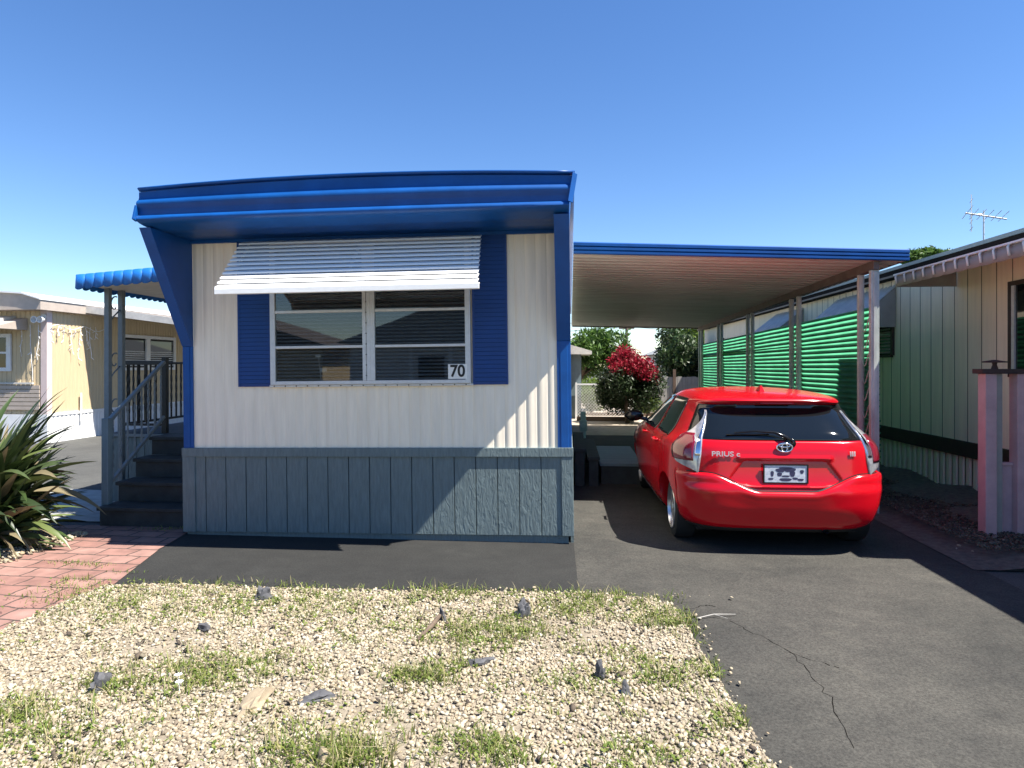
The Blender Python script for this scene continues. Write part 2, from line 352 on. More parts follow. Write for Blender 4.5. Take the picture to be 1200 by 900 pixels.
def scatter_stones(name, pts, smin, smax, m, zb=.02, flat=.6, smooth=False):
    n = len(pts); pts = np.array(pts)
    s = smin+(smax-smin)*rng.random(n)**1.6; jit = 1+rng.uniform(-.36,.36,(n,len(ICO_V),1))
    V = ICO_V[None]*jit*np.stack([s*rng.uniform(.8,1.35,n), s*rng.uniform(.7,1.1,n), s*flat*rng.uniform(.6,1.3,n)],1)[:,None,:]
    a = rng.uniform(0,2*np.pi,n); ti = rng.uniform(-.8,.8,n)
    x,y,z = V[...,0].copy(),V[...,1].copy(),V[...,2].copy()
    x,z = x*np.cos(ti)[:,None]-z*np.sin(ti)[:,None], x*np.sin(ti)[:,None]+z*np.cos(ti)[:,None]
    V = np.stack([x*np.cos(a)[:,None]-y*np.sin(a)[:,None]+pts[:,0,None], x*np.sin(a)[:,None]+y*np.cos(a)[:,None]+pts[:,1,None], z+zb+(s*rng.uniform(.0,.75,n))[:,None]],2)
    F = (ICO_F[None]+np.arange(n)[:,None,None]*len(ICO_V)).reshape(-1,3)
    return fast_mesh(name, V.reshape(-1,3), F, m, smooth)
pts=[]
for k in range(125000):
    y = 1.55+3.25*rnd.random()**1.15; x = rnd.uniform(-6.3,1.0)
    if x < -.75*y-1.2 : continue
    if inside(x,y,gpoly) and (math.sin(x*3.1+1.3*math.sin(y*2.7))+math.sin(y*4.3+x*1.9)+rnd.gauss(0,.5) > -1.75): pts.append((x,y))
pts = pts[:72000]
for k in range(60): pts.append((rnd.gauss(.1,.5), 4.74+abs(rnd.gauss(0,.03))))
for k in range(50): pts.append((.8+abs(rnd.gauss(0,.035)), rnd.uniform(2.2,4.5)))
tag(scatter_stones('gravel', pts, .0045, .0150, M['pebble']), 'pale cream crushed gravel covering the front bed', 'gravel', kind='stuff')
pts=[(rnd.uniform(-5.9,-4.7), rnd.uniform(5.0,6.0)) for k in range(1500)]
tag(scatter_stones('gravel', pts, .012, .026, M['pebble'], zb=.02), 'pale pebbles beneath the spiky leaved plant', 'gravel', kind='stuff')
pts=[(rnd.uniform(3.55,4.9), rnd.uniform(5.9,12)) for k in range(14000)]
tag(scatter_stones('mulch', pts, .007, .020, M['mulch'], zb=.10, flat=.4), 'dry brown leaf litter along the neighbouring wall', 'leaf litter', kind='stuff')
pts=[(rnd.gauss(4.15,.2), rnd.gauss(6.26,.1)) for k in range(1500)]
tag(scatter_stones('gravel', pts, .008, .018, M['pebble'], zb=.016), 'loose grey gravel at the foot of the pink porch wall', 'gravel', kind='stuff')

def blades(pts, m, name, h, wd, lean=.6):
    V=[];F=[]
    for x,y,sc in pts:
        a = rnd.uniform(0,6.283); ln = rnd.uniform(.1,lean); hh = h*sc*rnd.uniform(.45,1.15); ww = wd*rnd.uniform(.6,1.3)
        px,py = math.cos(a+1.57)*ww, math.sin(a+1.57)*ww; n=len(V)
        for t,wf in ((0,1),(.5,.8),(1,.1)):
            cx = x+math.cos(a)*ln*hh*t*t; cy = y+math.sin(a)*ln*hh*t*t; cz=.02+hh*t*(1-.25*ln*t)
            V += [(cx-px*wf,cy-py*wf,cz),(cx+px*wf,cy+py*wf,cz)]
        F += [(n,n+1,n+3,n+2),(n+2,n+3,n+5,n+4)]
    return fast_mesh(name, np.array(V), np.array(F), m)
clumps = [(-3.45,4.48,.22,150,.9),(-3.15,4.25,.3,160,.8),(-2.75,4.2,.35,230,.8),(-2.3,4.35,.3,220,.8),(-1.9,4.3,.3,170,.8),(-1.55,4.45,.25,150,.7),
 (-2.05,3.25,.14,190,1.2),(-1.85,3.4,.14,120,1.1),(-1.6,3.35,.2,110,.7),(-.80,3.4,.09,130,1.4),(-.55,3.9,.17,230,1.2),(-.35,4.1,.2,200,1),(.2,4.62,.2,260,1.1),(.0,4.4,.15,100,1),
 (.63,4.3,.12,180,1.2),(.3,3.75,.1,60,.8),(.45,3.5,.1,120,1),(.1,3.4,.12,70,.9),(-.36,2.75,.1,120,1.4),(-1.0,2.65,.1,230,1.8),(-1.15,2.9,.2,90,1),(-2.3,2.65,.2,200,1.1),(-2.6,2.8,.15,120,1.2),(-2.75,2.9,.12,60,1),
 (-1.2,4.2,.3,120,.7),(-.9,4.65,.15,130,1.1),(-.3,4.68,.25,120,.8),(.72,3.6,.08,110,.7),(.78,3.1,.07,110,.8),(.82,2.7,.06,60,.7),(-2.35,3.15,.08,60,1),(-.2,3.3,.2,70,.7),(-1.4,3.9,.3,90,.6),(-.65,3.5,.05,40,1.1),
 (-3.2,3.6,.3,60,.7),(.55,2.9,.15,60,.8),(-1.7,2.7,.25,60,.7),(.25,2.75,.12,80,1)]
gp=[]; dp=[]
for x,y,s,n,sc in clumps:
    for k in range(int(n*2.6)):
        # several small tufts inside each patch
        if k%11==0: tx,ty = rnd.gauss(x,s*1.25), rnd.gauss(y,s*.8)
        p=(rnd.gauss(tx,.04),rnd.gauss(ty,.03),sc*rnd.uniform(.5,1.1))
        if p[0] > .82 or p[1] > 4.8: continue
        (dp if rnd.random()<.16 else gp).append(p)
for k in range(220):
    tx,ty=rnd.uniform(-3.4,.75),rnd.uniform(2.0,4.7)
    for q in range(rnd.randint(3,12)): gp.append((rnd.gauss(tx,.03),rnd.gauss(ty,.025),rnd.uniform(.3,.75)))
for k in range(150):                       # along the asphalt edges
    if rnd.random()<.6: gp.append((rnd.uniform(-3.4,.7), 4.69+rnd.gauss(0,.025), .6))
    else: gp.append((.77+rnd.gauss(0,.03), rnd.uniform(2.3,4.5), .6))
for x,y,n in ((-4.0,5.05,70),(-4.15,5.1,60),(-3.55,4.9,30),(-3.95,6.25,60),(-3.75,4.7,20),(-4.5,4.6,16),(-4.2,6.2,40)):
    for k in range(n): gp.append((rnd.gauss(x,.1), rnd.gauss(y,.025), .45))
tag(blades(gp, M['grass'], 'weeds', .064, .0028, 1.3), 'sparse green weeds growing through the front gravel', 'weeds', kind='stuff')
tag(blades(dp, M['drygrass'], 'dry_weeds', .09, .003, 1.1), 'straw coloured dry weeds among the front gravel', 'weeds', kind='stuff')
V=[];F=[]
for x,y,s_,n_,sc in clumps:                      # small broad leaves between the blades
    for k in range(int(n_*.35)):
        px_,py_ = rnd.gauss(x,s_*1.1), rnd.gauss(y,s_*.7)
        if px_>.8 or py_>4.72: continue
        for q in range(rnd.randint(3,6)):
            a=rnd.uniform(0,6.28); L=rnd.uniform(.010,.026); d=Vector((math.cos(a),math.sin(a),rnd.uniform(.1,.8))).normalized(); sd=Vector((-d.y,d.x,0)).normalized()*L*.35
            o_=Vector((px_+rnd.gauss(0,.012),py_+rnd.gauss(0,.012),rnd.uniform(.025,.05))); i0=len(V)
            V += [tuple(o_),tuple(o_+d*L*.5+sd),tuple(o_+d*L),tuple(o_+d*L*.5-sd)]; F.append((i0,i0+1,i0+2,i0+3))
tag(fast_mesh('broadleaf_weeds', np.array(V), np.array(F), M['grass']), 'low broad leafed weeds between the gravel stones', 'weeds', kind='stuff')
pts=[]
for k in range(420):
    x,y=rnd.uniform(-3.4,.8),rnd.uniform(2.0,4.7)
    pts.append((x,y))
tag(scatter_stones('leaf_litter', pts, .006, .02, M['mulch'], zb=.032, flat=.25), 'bits of brown leaf litter lying on the gravel', 'leaf litter', kind='stuff')
# white flowers in one tuft
for (x,y,side) in ((-2.02,3.19,'upper left'),(-1.97,3.12,'lower right')):
    m = MB()
    for k in range(9):
        a=k*.7; m.add([(0,0,0),(.016*math.cos(a-.3),.016*math.sin(a-.3),.004),(.022*math.cos(a),.022*math.sin(a),.006),(.016*math.cos(a+.3),.016*math.sin(a+.3),.004)],[(0,1,2,3)])
    m.tube([(0,0,-.07),(0,0,0)],.002,5)
    tag(m.build('daisy', M['petal'], loc=(x,y,.075)), 'tiny white daisy in the weed tuft left of centre, %s of the two'%side, 'flower', 'white daisies in the weeds')

def rock(loc, s, label, m='stone', seed=1, name='rock'):
    bm = bmesh.new(); bmesh.ops.create_icosphere(bm, subdivisions=3, radius=1); r = random.Random(seed)
    ph=[(Vector((r.gauss(0,1),r.gauss(0,1),r.gauss(0,1))).normalized(), r.uniform(.45,.95)) for k in range(12)]
    for v in bm.verts:
        n = v.co.normalized(); d = 1.0
        for a,c in ph:
            t = n.dot(a)
            if t > c*.9: d = min(d, c/max(t,.01))
        d *= 1+.45*mnoise.noise(n*1.7+Vector((seed*3.1,0,0)))+.22*mnoise.noise(n*4.5+Vector((0,seed*2.3,0)))
        v.co = Vector((n.x*d*s[0], n.y*d*s[1], n.z*d*s[2]*1.35))
    me = bpy.data.meshes.new(name); bm.to_mesh(me); bm.free(); me.materials.append(M[m]); me.shade_smooth(); me.set_sharp_from_angle(angle=R(28))
    o = bpy.data.objects.new(name, me); C.objects.link(o); o.location = (loc[0],loc[1],.02+s[2]*.3); o.rotation_euler=(0,0,r.uniform(0,6))
    return tag(o, label, 'rock')
rock((-2.40,3.13),(.075,.055,.05),'dark grey rock beside a weed tuft near the left corner of the gravel','stone',1)
rock((-2.28,3.86),(.06,.04,.03),'flat dark rock on pale gravel below the left weed patch','stone',2)
rock((-2.17,4.42),(.07,.05,.06),'dark rock in the grass just below the asphalt under the left shutter','stone',3)
rock((-1.27,3.11),(.10,.05,.028),'long flat black rock beside the tan stone in the gravel','stone',4)
rock((-.30,4.28),(.065,.05,.085),'upright pointed dark rock below the asphalt right of centre','stone',5)
rock((-.83,4.16),(.035,.04,.06),'small dark rock at the upper end of a fallen stick','stone',6)
rock((.16,3.47),(.05,.035,.055),'small pointed dark rock amid gravel in the right part of the bed','stone',7)
rock((-.50,3.57),(.08,.03,.03),'dark flat rock below the central weed tuft','stone',8)
rock((-1.53,3.04),(.13,.07,.045),'large tan stone half buried in the gravel','tanstone',9)
rock((-1.02,2.62),(.07,.05,.04),'pale olive stone under the tall weeds at the bottom edge','tanstone',11)
rock((.28,3.3),(.03,.03,.045),'little grey shard of rock below the pointed rock on the right','stone',12)
m = MB(); m.tube([(-.84,4.14,.06),(-.86,4.0,.05),(-.91,3.82,.035)],[.012,.016,.009],7); tag(m.build('stick', M['bark'], smooth=True),'short dark stick lying in the gravel in the centre','stick')
m = MB(); m.tube([(.83,4.35,.02),(.95,4.4,.03),(1.1,4.44,.02)],[.003,.004,.002],5); m.tube([(.95,4.4,.03),(1.03,4.36,.02)],[.003,.001],5); tag(m.build('twig', M['fencewood']),'thin pale twig lying on the driveway beside the gravel corner','twig')

# ------------------------------------------------------------------ the mobile home
HW, HL = 3.80, 13.6
home = thing('mobile_home', 'white and royal blue mobile home with grey blue skirting and number 70 window', 'mobile home', (-3.772,6.07,0))
home.rotation_euler = (0, -.012, 0)
# corrugated siding
def corr(x0, x1, per, prof):
    out=[]; x=x0; 
    while x < x1-1e-6:
        for u,d in prof:
            if x+u*per <= x1: out.append((x+u*per, d))
        x += per
    out.append((x1,0)); return out
pf = corr(.10, 3.675, .1022, [(0,0),(.06,.0045),(.12,.0045),(.18,0),(.36,-.002),(.5,-.005),(.64,-.002),(.98,0)])
m = MB(); m.sweep([(x,-d*1.0) for x,d in [(a,-b) for a,b in pf]], .865, 2.94, 'z'); m.build('front_siding', M['siding'], home, smooth=50)
m = MB(); m.box(.02,HW-.07,.022,HL,.80,3.0); m.build('wall', M['siding'], home)
# side walls get their own ribs
m = MB()
for k in range(66): m.box(-.004,.02,.15+k*.2,.17+k*.2,.87,2.95)
m.build('side_ribs', M['siding'], home)
# arched roof with thick front lip
def arch(x): return 3.232+.006*x/HW+.055*(1-((x-HW/2)/(HW/2))**2)
m = MB(); NX=24; V=[];Fq=[]
for j,y in enumerate((-.72,-.71,HL+.2)):
    for i in range(NX+1):
        t=i/NX; xx = .045+ (HW+.005)*t; V.append((xx,y,arch(min(HW,xx))+(.0 if j else -.012)))
for j in range(2):
    for i in range(NX): Fq.append((j*(NX+1)+i,j*(NX+1)+i+1,(j+1)*(NX+1)+i+1,(j+1)*(NX+1)+i))
m.add(V,Fq); m.build('roof', M['blue'], home, smooth=40, solid=.035)
# visor: ribbed fascia curving under to the wall; top follows the arch
prof=[(-.690,None),(-.690,3.15),(-.697,3.13),(-.722,3.112),(-.731,3.092),(-.726,3.07),(-.704,3.05),(-.697,3.035),(-.697,2.995),(-.715,2.985),(-.735,2.968),(-.738,2.952),(-.726,2.938),(-.69,2.925),(-.63,2.915),(-.52,2.908),(-.47,2.897),(-.41,2.908),(-.30,2.906),(-.24,2.895),(-.18,2.905),(-.0,2.90)]
V=[];Fq=[];n=len(prof)
for i in range(NX+1):
    t=i/NX
    for j,(o,z) in enumerate(prof):
        zz = arch(HW*t)-.035 if z is None else z+.02*(1-((t-.5)/.5)**2)*max(0,(z-2.90)/.2)
        flare = .03*max(0,(zz-2.95)/.25) if i in (NX,) else 0
        V.append((.04+(HW-.04)*t+flare,o,zz))
for i in range(NX):
    for j in range(n-1): Fq.append((i*n+j,i*n+j+1,(i+1)*n+j+1,(i+1)*n+j))
Fq.append(tuple(range(n))); Fq.append(tuple(NX*n+j for j in range(n)))
m = MB(); m.add(V,Fq); m.build('visor', M['blue'], home, smooth=50)
m = MB(); m.bar((HW+.008,-.745,2.97),(HW+.05,-.71,3.215),.012,.05); m.build('visor_end_trim', M['blue'], home, bev=.003)
m = MB(); m.bar((.034,-.745,2.94),(.034,-.705,3.07),.02,.05); m.build('visor_end_trim', M['blue'], home, bev=.003)
wp=[(.0,1.86),(-.02,1.865),(-.64,2.90),(0,2.90)]
for x0,x1 in ((0.002,.105),(3.67,3.80)):
    m = MB(); m.prism(wp, x0, x1); m.build('wing', M['blue'], home)
    m = MB(); m.box(x0,x1,-.012,.02,.868,1.862); m.box(x0+.03,x1-.03,-.018,-.012,.868,1.862); m.build('corner_trim', M['blue'], home, bev=.004)
m = MB(); m.box(.105,3.67,-.03,.02,2.868,2.899); m.build('head_trim', M['blue'], home)
# skirting
gx=[.0]; 
def skx(): return [.222+.2055*k for k in range(17)]
m = MB(); xs=[.06]+skx()+[3.74]
for a,c in zip(xs[:-1],xs[1:]):
    m.box(a+.004,c-.004,-.004,.02,.045,.80)
m.build('skirt_panel', M['skirt'], home, bev=.002)
m = MB(); m.box(.03,3.77,.010,.04,.045,.80); m.build('groove_backing', M['groove'], home)
m = MB(); m.box(-.012,3.812,-.026,.03,.782,.868); m.build('skirt_rail', M['skirt'], home, bev=.004)
for x0,x1 in ((-.01,.118),(3.70,3.81)):
    m = MB(); m.box(x0,x1,-.020,.03,.045,.781); m.build('skirt_edge_board', M['skirt'], home, bev=.004)
m = MB(); m.box(.01,3.76,.022,.06,-.09,.046); m.build('base_board', M['skirt'], home, bev=.003)
for x0,x1 in ((-.008,.02),(3.78,3.808)):
    m = MB(); m.box(x0,x1,.06,HL,-.05,.78); m.build('side_skirt', M['skirt'], home)
# shutters
for x0,x1 in ((.578,.915),(2.881,3.213)):
    m = MB(); m.box(x0,x1,-.022,-.004,1.462,2.875)
    for k in range(34):
        z = 1.49+k*.0405; m.prism([(-.022,z),(-.029,z+.004),(-.024,z+.037),(-.022,z+.037)], x0+.018, x1-.018)
    m.box(x0,x0+.018,-.03,-.022,1.462,2.875); m.box(x1-.018,x1,-.03,-.022,1.462,2.875)
    m.build('shutter', M['shutter'], home)
# window: two sashes of four awning lights
win = bpy.data.objects.new('window', None); C.objects.link(win); win.parent = home
wx0,wx1,wz0,wz1 = .918,2.865,1.478,2.84
m = MB(); fw=.05
m.box(wx0,wx0+fw,-.062,-.004,wz0,wz1); m.box(wx1-fw,wx1,-.062,-.004,wz0,wz1); m.box(wx0+fw,wx1-fw,-.062,-.004,wz0,wz0+.035); m.box(wx0+fw,wx1-fw,-.062,-.004,wz1-.04,wz1)
m.box(1.83,1.865,-.064,-.004,wz0+.035,wz1-.04); m.box(1.872,1.908,-.064,-.004,wz0+.035,wz1-.04); m.box(1.865,1.872,-.055,-.004,wz0+.035,wz1-.04)
m.box(1.908,1.95,-.064,-.004,wz0+.035,wz1-.04)
for z in (1.838,2.178,2.518):
    m.box(wx0+fw,1.83,-.058,-.03,z-.013,z+.013); m.box(1.95,wx1-fw,-.058,-.03,z-.013,z+.013)
m.build('frame', M['alu'], win, bev=.003)
m = MB(); m.box(wx0-.02,wx1+.02,-.04,-.004,wz0-.022,wz0-.002); m.build('sill', M['alu'], win, bev=.003)
m = MB()
for k in range(13):
    for x in (1.868,): m.lathe([(0,.006),(-.005,.005),(-.006,0.0005)],8,'y',(x,-.066,1.56+k*.1))
for k in range(18): m.lathe([(0,.006),(-.005,.005),(-.006,0.0005)],8,'y',(wx0+.03+k*.11,-.042,wz0-.012))
m.build('screws', M['ink'], win)
m = MB(); m.box(wx0+.04,1.84,-.0455,-.0445,wz0+.02,wz1-.02); m.box(1.94,wx1-.04,-.0455,-.0445,wz0+.02,wz1-.02); m.build('pane', M['glass'], win)
m = MB(); m.box(wx0+.03,wx1-.03,-.0145,-.0135,wz0+.02,wz1-.02); m.build('dark_interior', M['dark'], win)
m = MB()
for a,c in ((wx0+.055,1.825),(1.955,wx1-.055)):
    for k in range(39):
        z=1.52+k*.0335; m.prism([(-.036,z),(-.034,z+.002),(-.017,z+.017),(-.019,z+.015)], a, c)
m.build('blind_slats', M['blind'], win)
m = MB(); m.box(2.652,2.832,-.0625,-.0585,1.52,1.658); card = m.build('number_card', M['yellow'], win)
def text(s, size, mt, parent, loc, rot=(R(90),0,0), ext=.001, name='lettering', bold=0, sx=1):
    cu = bpy.data.curves.new(name,'FONT'); cu.body = s; cu.size = size; cu.extrude = ext; cu.align_x='CENTER'; cu.align_y='CENTER'; cu.offset = bold
    tmp = bpy.data.objects.new(name, cu); C.objects.link(tmp)
    bpy.context.view_layer.update()
    me = bpy.data.meshes.new_from_object(tmp.evaluated_get(bpy.context.evaluated_depsgraph_get())); bpy.data.objects.remove(tmp)
    me.materials.clear(); me.materials.append(mt)
    o = bpy.data.objects.new(name, me); C.objects.link(o); o.parent = parent; o.location = loc; o.rotation_euler = rot; o.scale = (sx,1,1); return o
text('70', .155, M['ink'], win, (2.742,-.0645,1.589), name='house_number', bold=.004, sx=.92)
m = MB(); m.box(1.36,1.41,-.041,-.039,1.74,1.765); m.box(1.40,1.47,-.041,-.039,1.60,1.635); m.tube([(1.39,-.0405,1.745),(1.405,-.0405,1.62),(1.41,-.0405,1.53)],.003,5); m.build('cord_tag', M['yellow'], win)
# aluminium slat awning over the window
aw = bpy.data.objects.new('window_awning', None); C.objects.link(aw); aw.parent = home
A0=(-.075,2.868); A1=(-.79,2.325); NS=11
m = MB()
for k in range(NS):
    t0=k/NS; t1=(k+1)/NS
    y0=A0[0]+(A1[0]-A0[0])*t0; z0=A0[1]+(A1[1]-A0[1])*t0; y1=A0[0]+(A1[0]-A0[0])*t1; z1=A0[1]+(A1[1]-A0[1])*t1
    u0=lerp(y0,y1,.12); v0=lerp(z0,z1,.12); m.prism([(u0+.008,v0-.008),(u0+.004,v0-.002),(y1-.022,z1+.012),(y1-.026,z1-.006),(y1-.020,z1-.006),(y1-.016,z1+.004)], lerp(.665,.80,(k+.5)/NS), lerp(2.985,3.05,(k+.5)/NS))
m.build('slat', M['white'], aw, bev=.0015)
m = MB(); m.prism([(q-.172,z) for q,z in [(-.635,2.267),(-.648,2.272),(-.648,2.317),(-.63,2.324),(-.60,2.324),(-.60,2.317),(-.628,2.312),(-.632,2.272)]], .795,3.06); m.build('front_bar', M['white'], aw, bev=.002)
for xa,xb in ((.72,.86),(1.83,1.88),(2.93,2.99)):
    m = MB(); m.bar((xa,-.06,2.83),(xb,-.78,2.285),.02,.02); m.build('brace', M['alu'], aw)
# AC/white meter pedestal beside the home
t = thing('utility_pedestal','white utility pedestal beside the blue corner of the home','utility pedestal',(.30,15.0,0))
m = MB(); m.box(-.06,.06,-.05,.05,0,.62); m.build('post', M['palewhite'], t, bev=.008)
m = MB(); m.box(-.09,.09,-.09,-.05,.18,.42); m.build('meter_box', M['alu'], t, bev=.01)
m = MB(); m.lathe([(-.03,.001),(-.03,.05),(0,.055)],16,'y',(0,-.09,.30)); m.build('dial', M['palewhite'], t)

# wooden ramp on the far side
t = thing('wooden_ramp','grey wooden entry platform with side step in the carport shade','ramp',(0,0,0))
m = MB()
for k in range(8): m.box(.42,1.02,9.2+k*.25,9.44+k*.25,.26,.30)
m.build('platform', M['postgrey'], t, bev=.004)
m = MB(); m.box(.44,1.0,9.22,9.26,.0,.26); m.box(.44,1.0,11.1,11.14,0,.26); m.box(.97,1.0,9.26,11.1,0,.26); m.build('frame', M['grey_deck'], t)
for k,(x0,x1,z) in enumerate(((.05,.22,.52),(.24,.41,.41))):
    m = MB(); m.box(x0,x1,9.0,11.3,z-.04,z); m.box(x0+.02,x1-.02,9.03,9.07,.0,z-.04); m.box(x0+.02,x1-.02,11.2,11.24,.0,z-.04); m.build('step', M['grey_deck'], t, bev=.004)

# ------------------------------------------------------------------ entry porch on the left
t = thing('entry_stairs','dark grey four step entry stairs with metal handrail beside the home','stairs',(0,0,0))
m = MB()
for k in range(4):
    y0=6.32+.28*k; z1=.212*(k+1)
    m.box(-4.86,-3.85,y0,7.45,z1-.212+ (.001*k),z1-.04); 
m.build('riser_box', M['grey_deck'], t, bev=.004)
m = MB()
for k in range(4):
    y0=6.32+.28*k; z1=.212*(k+1); m.box(-4.88,-3.83,y0-.025,y0+.285 if k<3 else 7.45,z1-.039,z1)
m.build('tread', M['grey_deck'], t, bev=.006)
m = MB(); m.box(-4.92,-4.845,6.42,6.495,.17,1.12); nw = m.build('newel_post', M['postgrey'], t, bev=.006)
a=(-4.88,6.46,1.08); c=(-4.88,7.42,1.72)
m = MB(); m.bar(a,c,.045,.035); m.bar((-4.88,6.46,.40),(-4.88,7.42,1.06),.035,.035); m.build('handrail', M['railing'], t, bev=.006)
def twist(m, p, q, wd=.016, tw=8):
    p,q=Vector(p),Vector(q); n=int(tw*5); V=[];F=[]
    for i in range(n+1):
        u=i/n; an=u*tw*1.57*(1 if .15<u<.85 else 0.0); c0=p+(q-p)*u
        for k in range(4):
            g=an+k*1.5708; V.append((c0.x+wd*.707*math.cos(g),c0.y+wd*.707*math.sin(g),c0.z))
    for i in range(n):
        for k in range(4): F.append((i*4+k,i*4+(k+1)%4,(i+1)*4+(k+1)%4,(i+1)*4+k))
    m.add(V,F)
for k in range(8):
    u=(k+.7)/8.2; m = MB(); y=6.46+.96*u; twist(m,(-4.88,y,.41+.66*u),(-4.88,y,1.07+.64*u),.017,7); m.build('baluster', M['railing'], t)
t = thing('porch_deck','raised porch deck with blue grey board skirting left of the home','porch deck',(0,0,0))
m = MB(); m.box(-5.62,-3.80,7.46,9.6,.80,.85); m.build('deck_floor', M['grey_deck'], t, bev=.005)
m = MB()
for k in range(7): m.box(-5.58+k*.105,-5.58+k*.105+.098,7.475,7.50,.0,.80)
for k in range(20): m.box(-5.60,-5.575,7.5+k*.105,7.5+k*.105+.098,.0,.80)
m.build('skirt_boards', M['skirt'], t, bev=.002)
m = MB(); m.box(-5.64,-4.90,7.44,7.474,.81,.845); m.box(-5.66,-5.62,7.44,9.6,.81,.85); m.build('deck_edge', M['railing'], t, bev=.003)
t = thing('porch_railing','black metal porch railing with twisted balusters on the left deck','railing',(0,0,0))
m = MB(); m.bar((-5.52,7.55,1.71),(-5.52,9.55,1.71),.05,.03); m.bar((-5.52,7.55,.95),(-5.52,9.55,.95),.03,.03); m.bar((-5.52,7.55,1.71),(-4.95,7.55,1.71),.03,.05); m.bar((-5.52,7.55,.95),(-4.95,7.55,.95),.03,.03); m.build('rail', M['black'], t, bev=.004)
for p in ((-5.52,7.55),(-5.52,9.55),(-4.95,7.55)):
    m = MB(); m.box(p[0]-.03,p[0]+.03,p[1]-.03,p[1]+.03,.85,1.78); m.build('railing_post', M['black'], t, bev=.004)
for k in range(17):
    y=7.66+k*.112; m = MB(); twist(m,(-5.52,y,.95),(-5.52,y,1.70),.02,6); m.build('baluster', M['black'], t)
for k in range(4):
    x=-5.42+k*.115; m = MB(); twist(m,(x,7.55,.95),(x,7.55,1.70),.02,6); m.build('baluster', M['black'], t)
# canopy with scalloped valance
t = thing('porch_canopy','bright blue porch canopy with scalloped edge on slim grey posts','canopy',(0,0,0))
def zc(x): return 2.632+.075*(x+5.18)
m = MB(); m.prism([(-5.17,zc(-5.17)-.10),(-3.79,zc(-3.79)-.10),(-3.79,zc(-3.79)-.02),(-5.17,zc(-5.17)-.02)],6.44,9.6,'y'); m.build('roof_pan', M['offwhite'], t)
m = MB(); m.prism([(-5.19,zc(-5.19)-.015),(-3.79,zc(-3.79)-.015),(-3.79,zc(-3.79)),(-5.19,zc(-5.19))],6.40,9.62,'y'); m.build('roof_sheet', M['skyblue'], t)
def valance(m, P, Q, ht, per=.105, dirn=(0,-1,0), drop=.035):
    P,Q=Vector(P),Vector(Q); L=(Q-P).length; n=max(1,round(L/per)); D=Vector(dirn); V=[];F=[]; S=8
    N_=n*S
    for i in range(N_+1):
        u=i/N_; ph=(i%S)/S; p=P+(Q-P)*u
        bul = .016*abs(math.sin(math.pi*ph))**.5; sc = drop*.6*abs(math.sin(math.pi*ph))**.7
        V.append(p+D*(bul+.004)); V.append(p+D*(bul+.012)+Vector((0,0,-ht*.5))); V.append(p+D*(bul+.018)+Vector((0,0,-ht-sc)))
    for i in range(N_):
        for j in range(2): F.append((i*3+j,i*3+j+1,(i+1)*3+j+1,(i+1)*3+j))
    m.add(V,F)
m = MB(); valance(m,(-5.18,6.40,zc(-5.18)),(-3.80,6.40,zc(-3.80)),.14); m.build('front_valance', M['skyblue'], t, smooth=60, solid=.004)
m = MB(); valance(m,(-5.18,9.60,zc(-5.18)),(-5.18,6.40,zc(-5.18)),.128,dirn=(-1,0,0)); m.build('side_valance', M['skyblue'], t, smooth=60, solid=.004)
m = MB(); valance(m,(-3.80,9.6,zc(-3.8)),(-5.18,9.6,zc(-5.18)),.128,dirn=(0,1,0)); m.build('rear_valance', M['skyblue'], t, smooth=60, solid=.004)
for p in ((-5.13,6.80),(-5.13,7.02),(-5.13,9.4)):
    m = MB(); m.box(p[0]-.028,p[0]+.028,p[1]-.028,p[1]+.028,0,2.54); m.build('canopy_post', M['railing'], t, bev=.004)
for zc0,sg in ((2.36,1),(1.72,-1),(1.2,1)):
    m = MB(); P=[]
    for k in range(26):
        q=k/25*4.4; r=.085*(1-k/25*.72); P.append((-5.13,6.91+sg*0+r*math.cos(q+1.2)*1.0,zc0+r*math.sin(q+1.2)*1.2))
    m.tube(P,.008,6)
    m.tube([(-5.13,6.82,zc0-.20),(-5.13,6.90,zc0-.12),(-5.13,6.99,zc0-.05)],.008,6)
    m.build('scroll_bracket', M['railing'], t, smooth=True)

# ------------------------------------------------------------------ spiky plant at the left edge
t = thing('spiky_plant','big clump of dark green sword shaped leaves at the left edge','plant',(-5.32,5.42,0))
def sword(m, base, az, L, wd, arc, el, r):
    n=8; V=[];F=[]; d=Vector((math.cos(az),math.sin(az),0)); s=Vector((-d.y,d.x,0)); p=Vector(base); e=el; tw=r.uniform(-.5,.5)
    for i in range(n+1):
        u=i/n; ww = wd*(math.sin(math.pi*min(1,(u*.82+.18)))**.8) if u<1 else .001
        fold=.35*ww; s2=(s*math.cos(tw)+Vector((0,0,1))*math.sin(tw))
        V += [p-s2*ww+Vector((0,0,fold)), p.copy(), p+s2*ww+Vector((0,0,fold))]
        e2=e-arc*u; p = p+(d*math.cos(e2)+Vector((0,0,1))*math.sin(e2))*L/n
    for i in range(n):
        F += [(i*3,i*3+1,i*3+4,i*3+3),(i*3+1,i*3+2,i*3+5,i*3+4)]
    m.add(V,F)
m = MB(); m2 = MB(); r=random.Random(21)
for k in range(540):
    ca=r.uniform(0,6.283); rad=r.random()**.6*.34; base=(rad*math.cos(ca)*1.1,rad*math.sin(ca)*.8,r.uniform(0,.42))
    az=ca+r.gauss(0,.6); L=r.uniform(.5,.92); el=r.uniform(.15,1.4)
    dead = r.random()>.90
    if dead: el=min(el,.8)
    sword(m2 if dead else m, base, az, L*(1.15 if el>.9 else 1.0), r.uniform(.029,.05), r.uniform(.2,1.2), el, r)
for k in range(60):
    ca=r.uniform(0,6.283); sword(m2,(.3*math.cos(ca),.3*math.sin(ca),.1),ca,r.uniform(.4,.65),.02,1.3,.4,r)
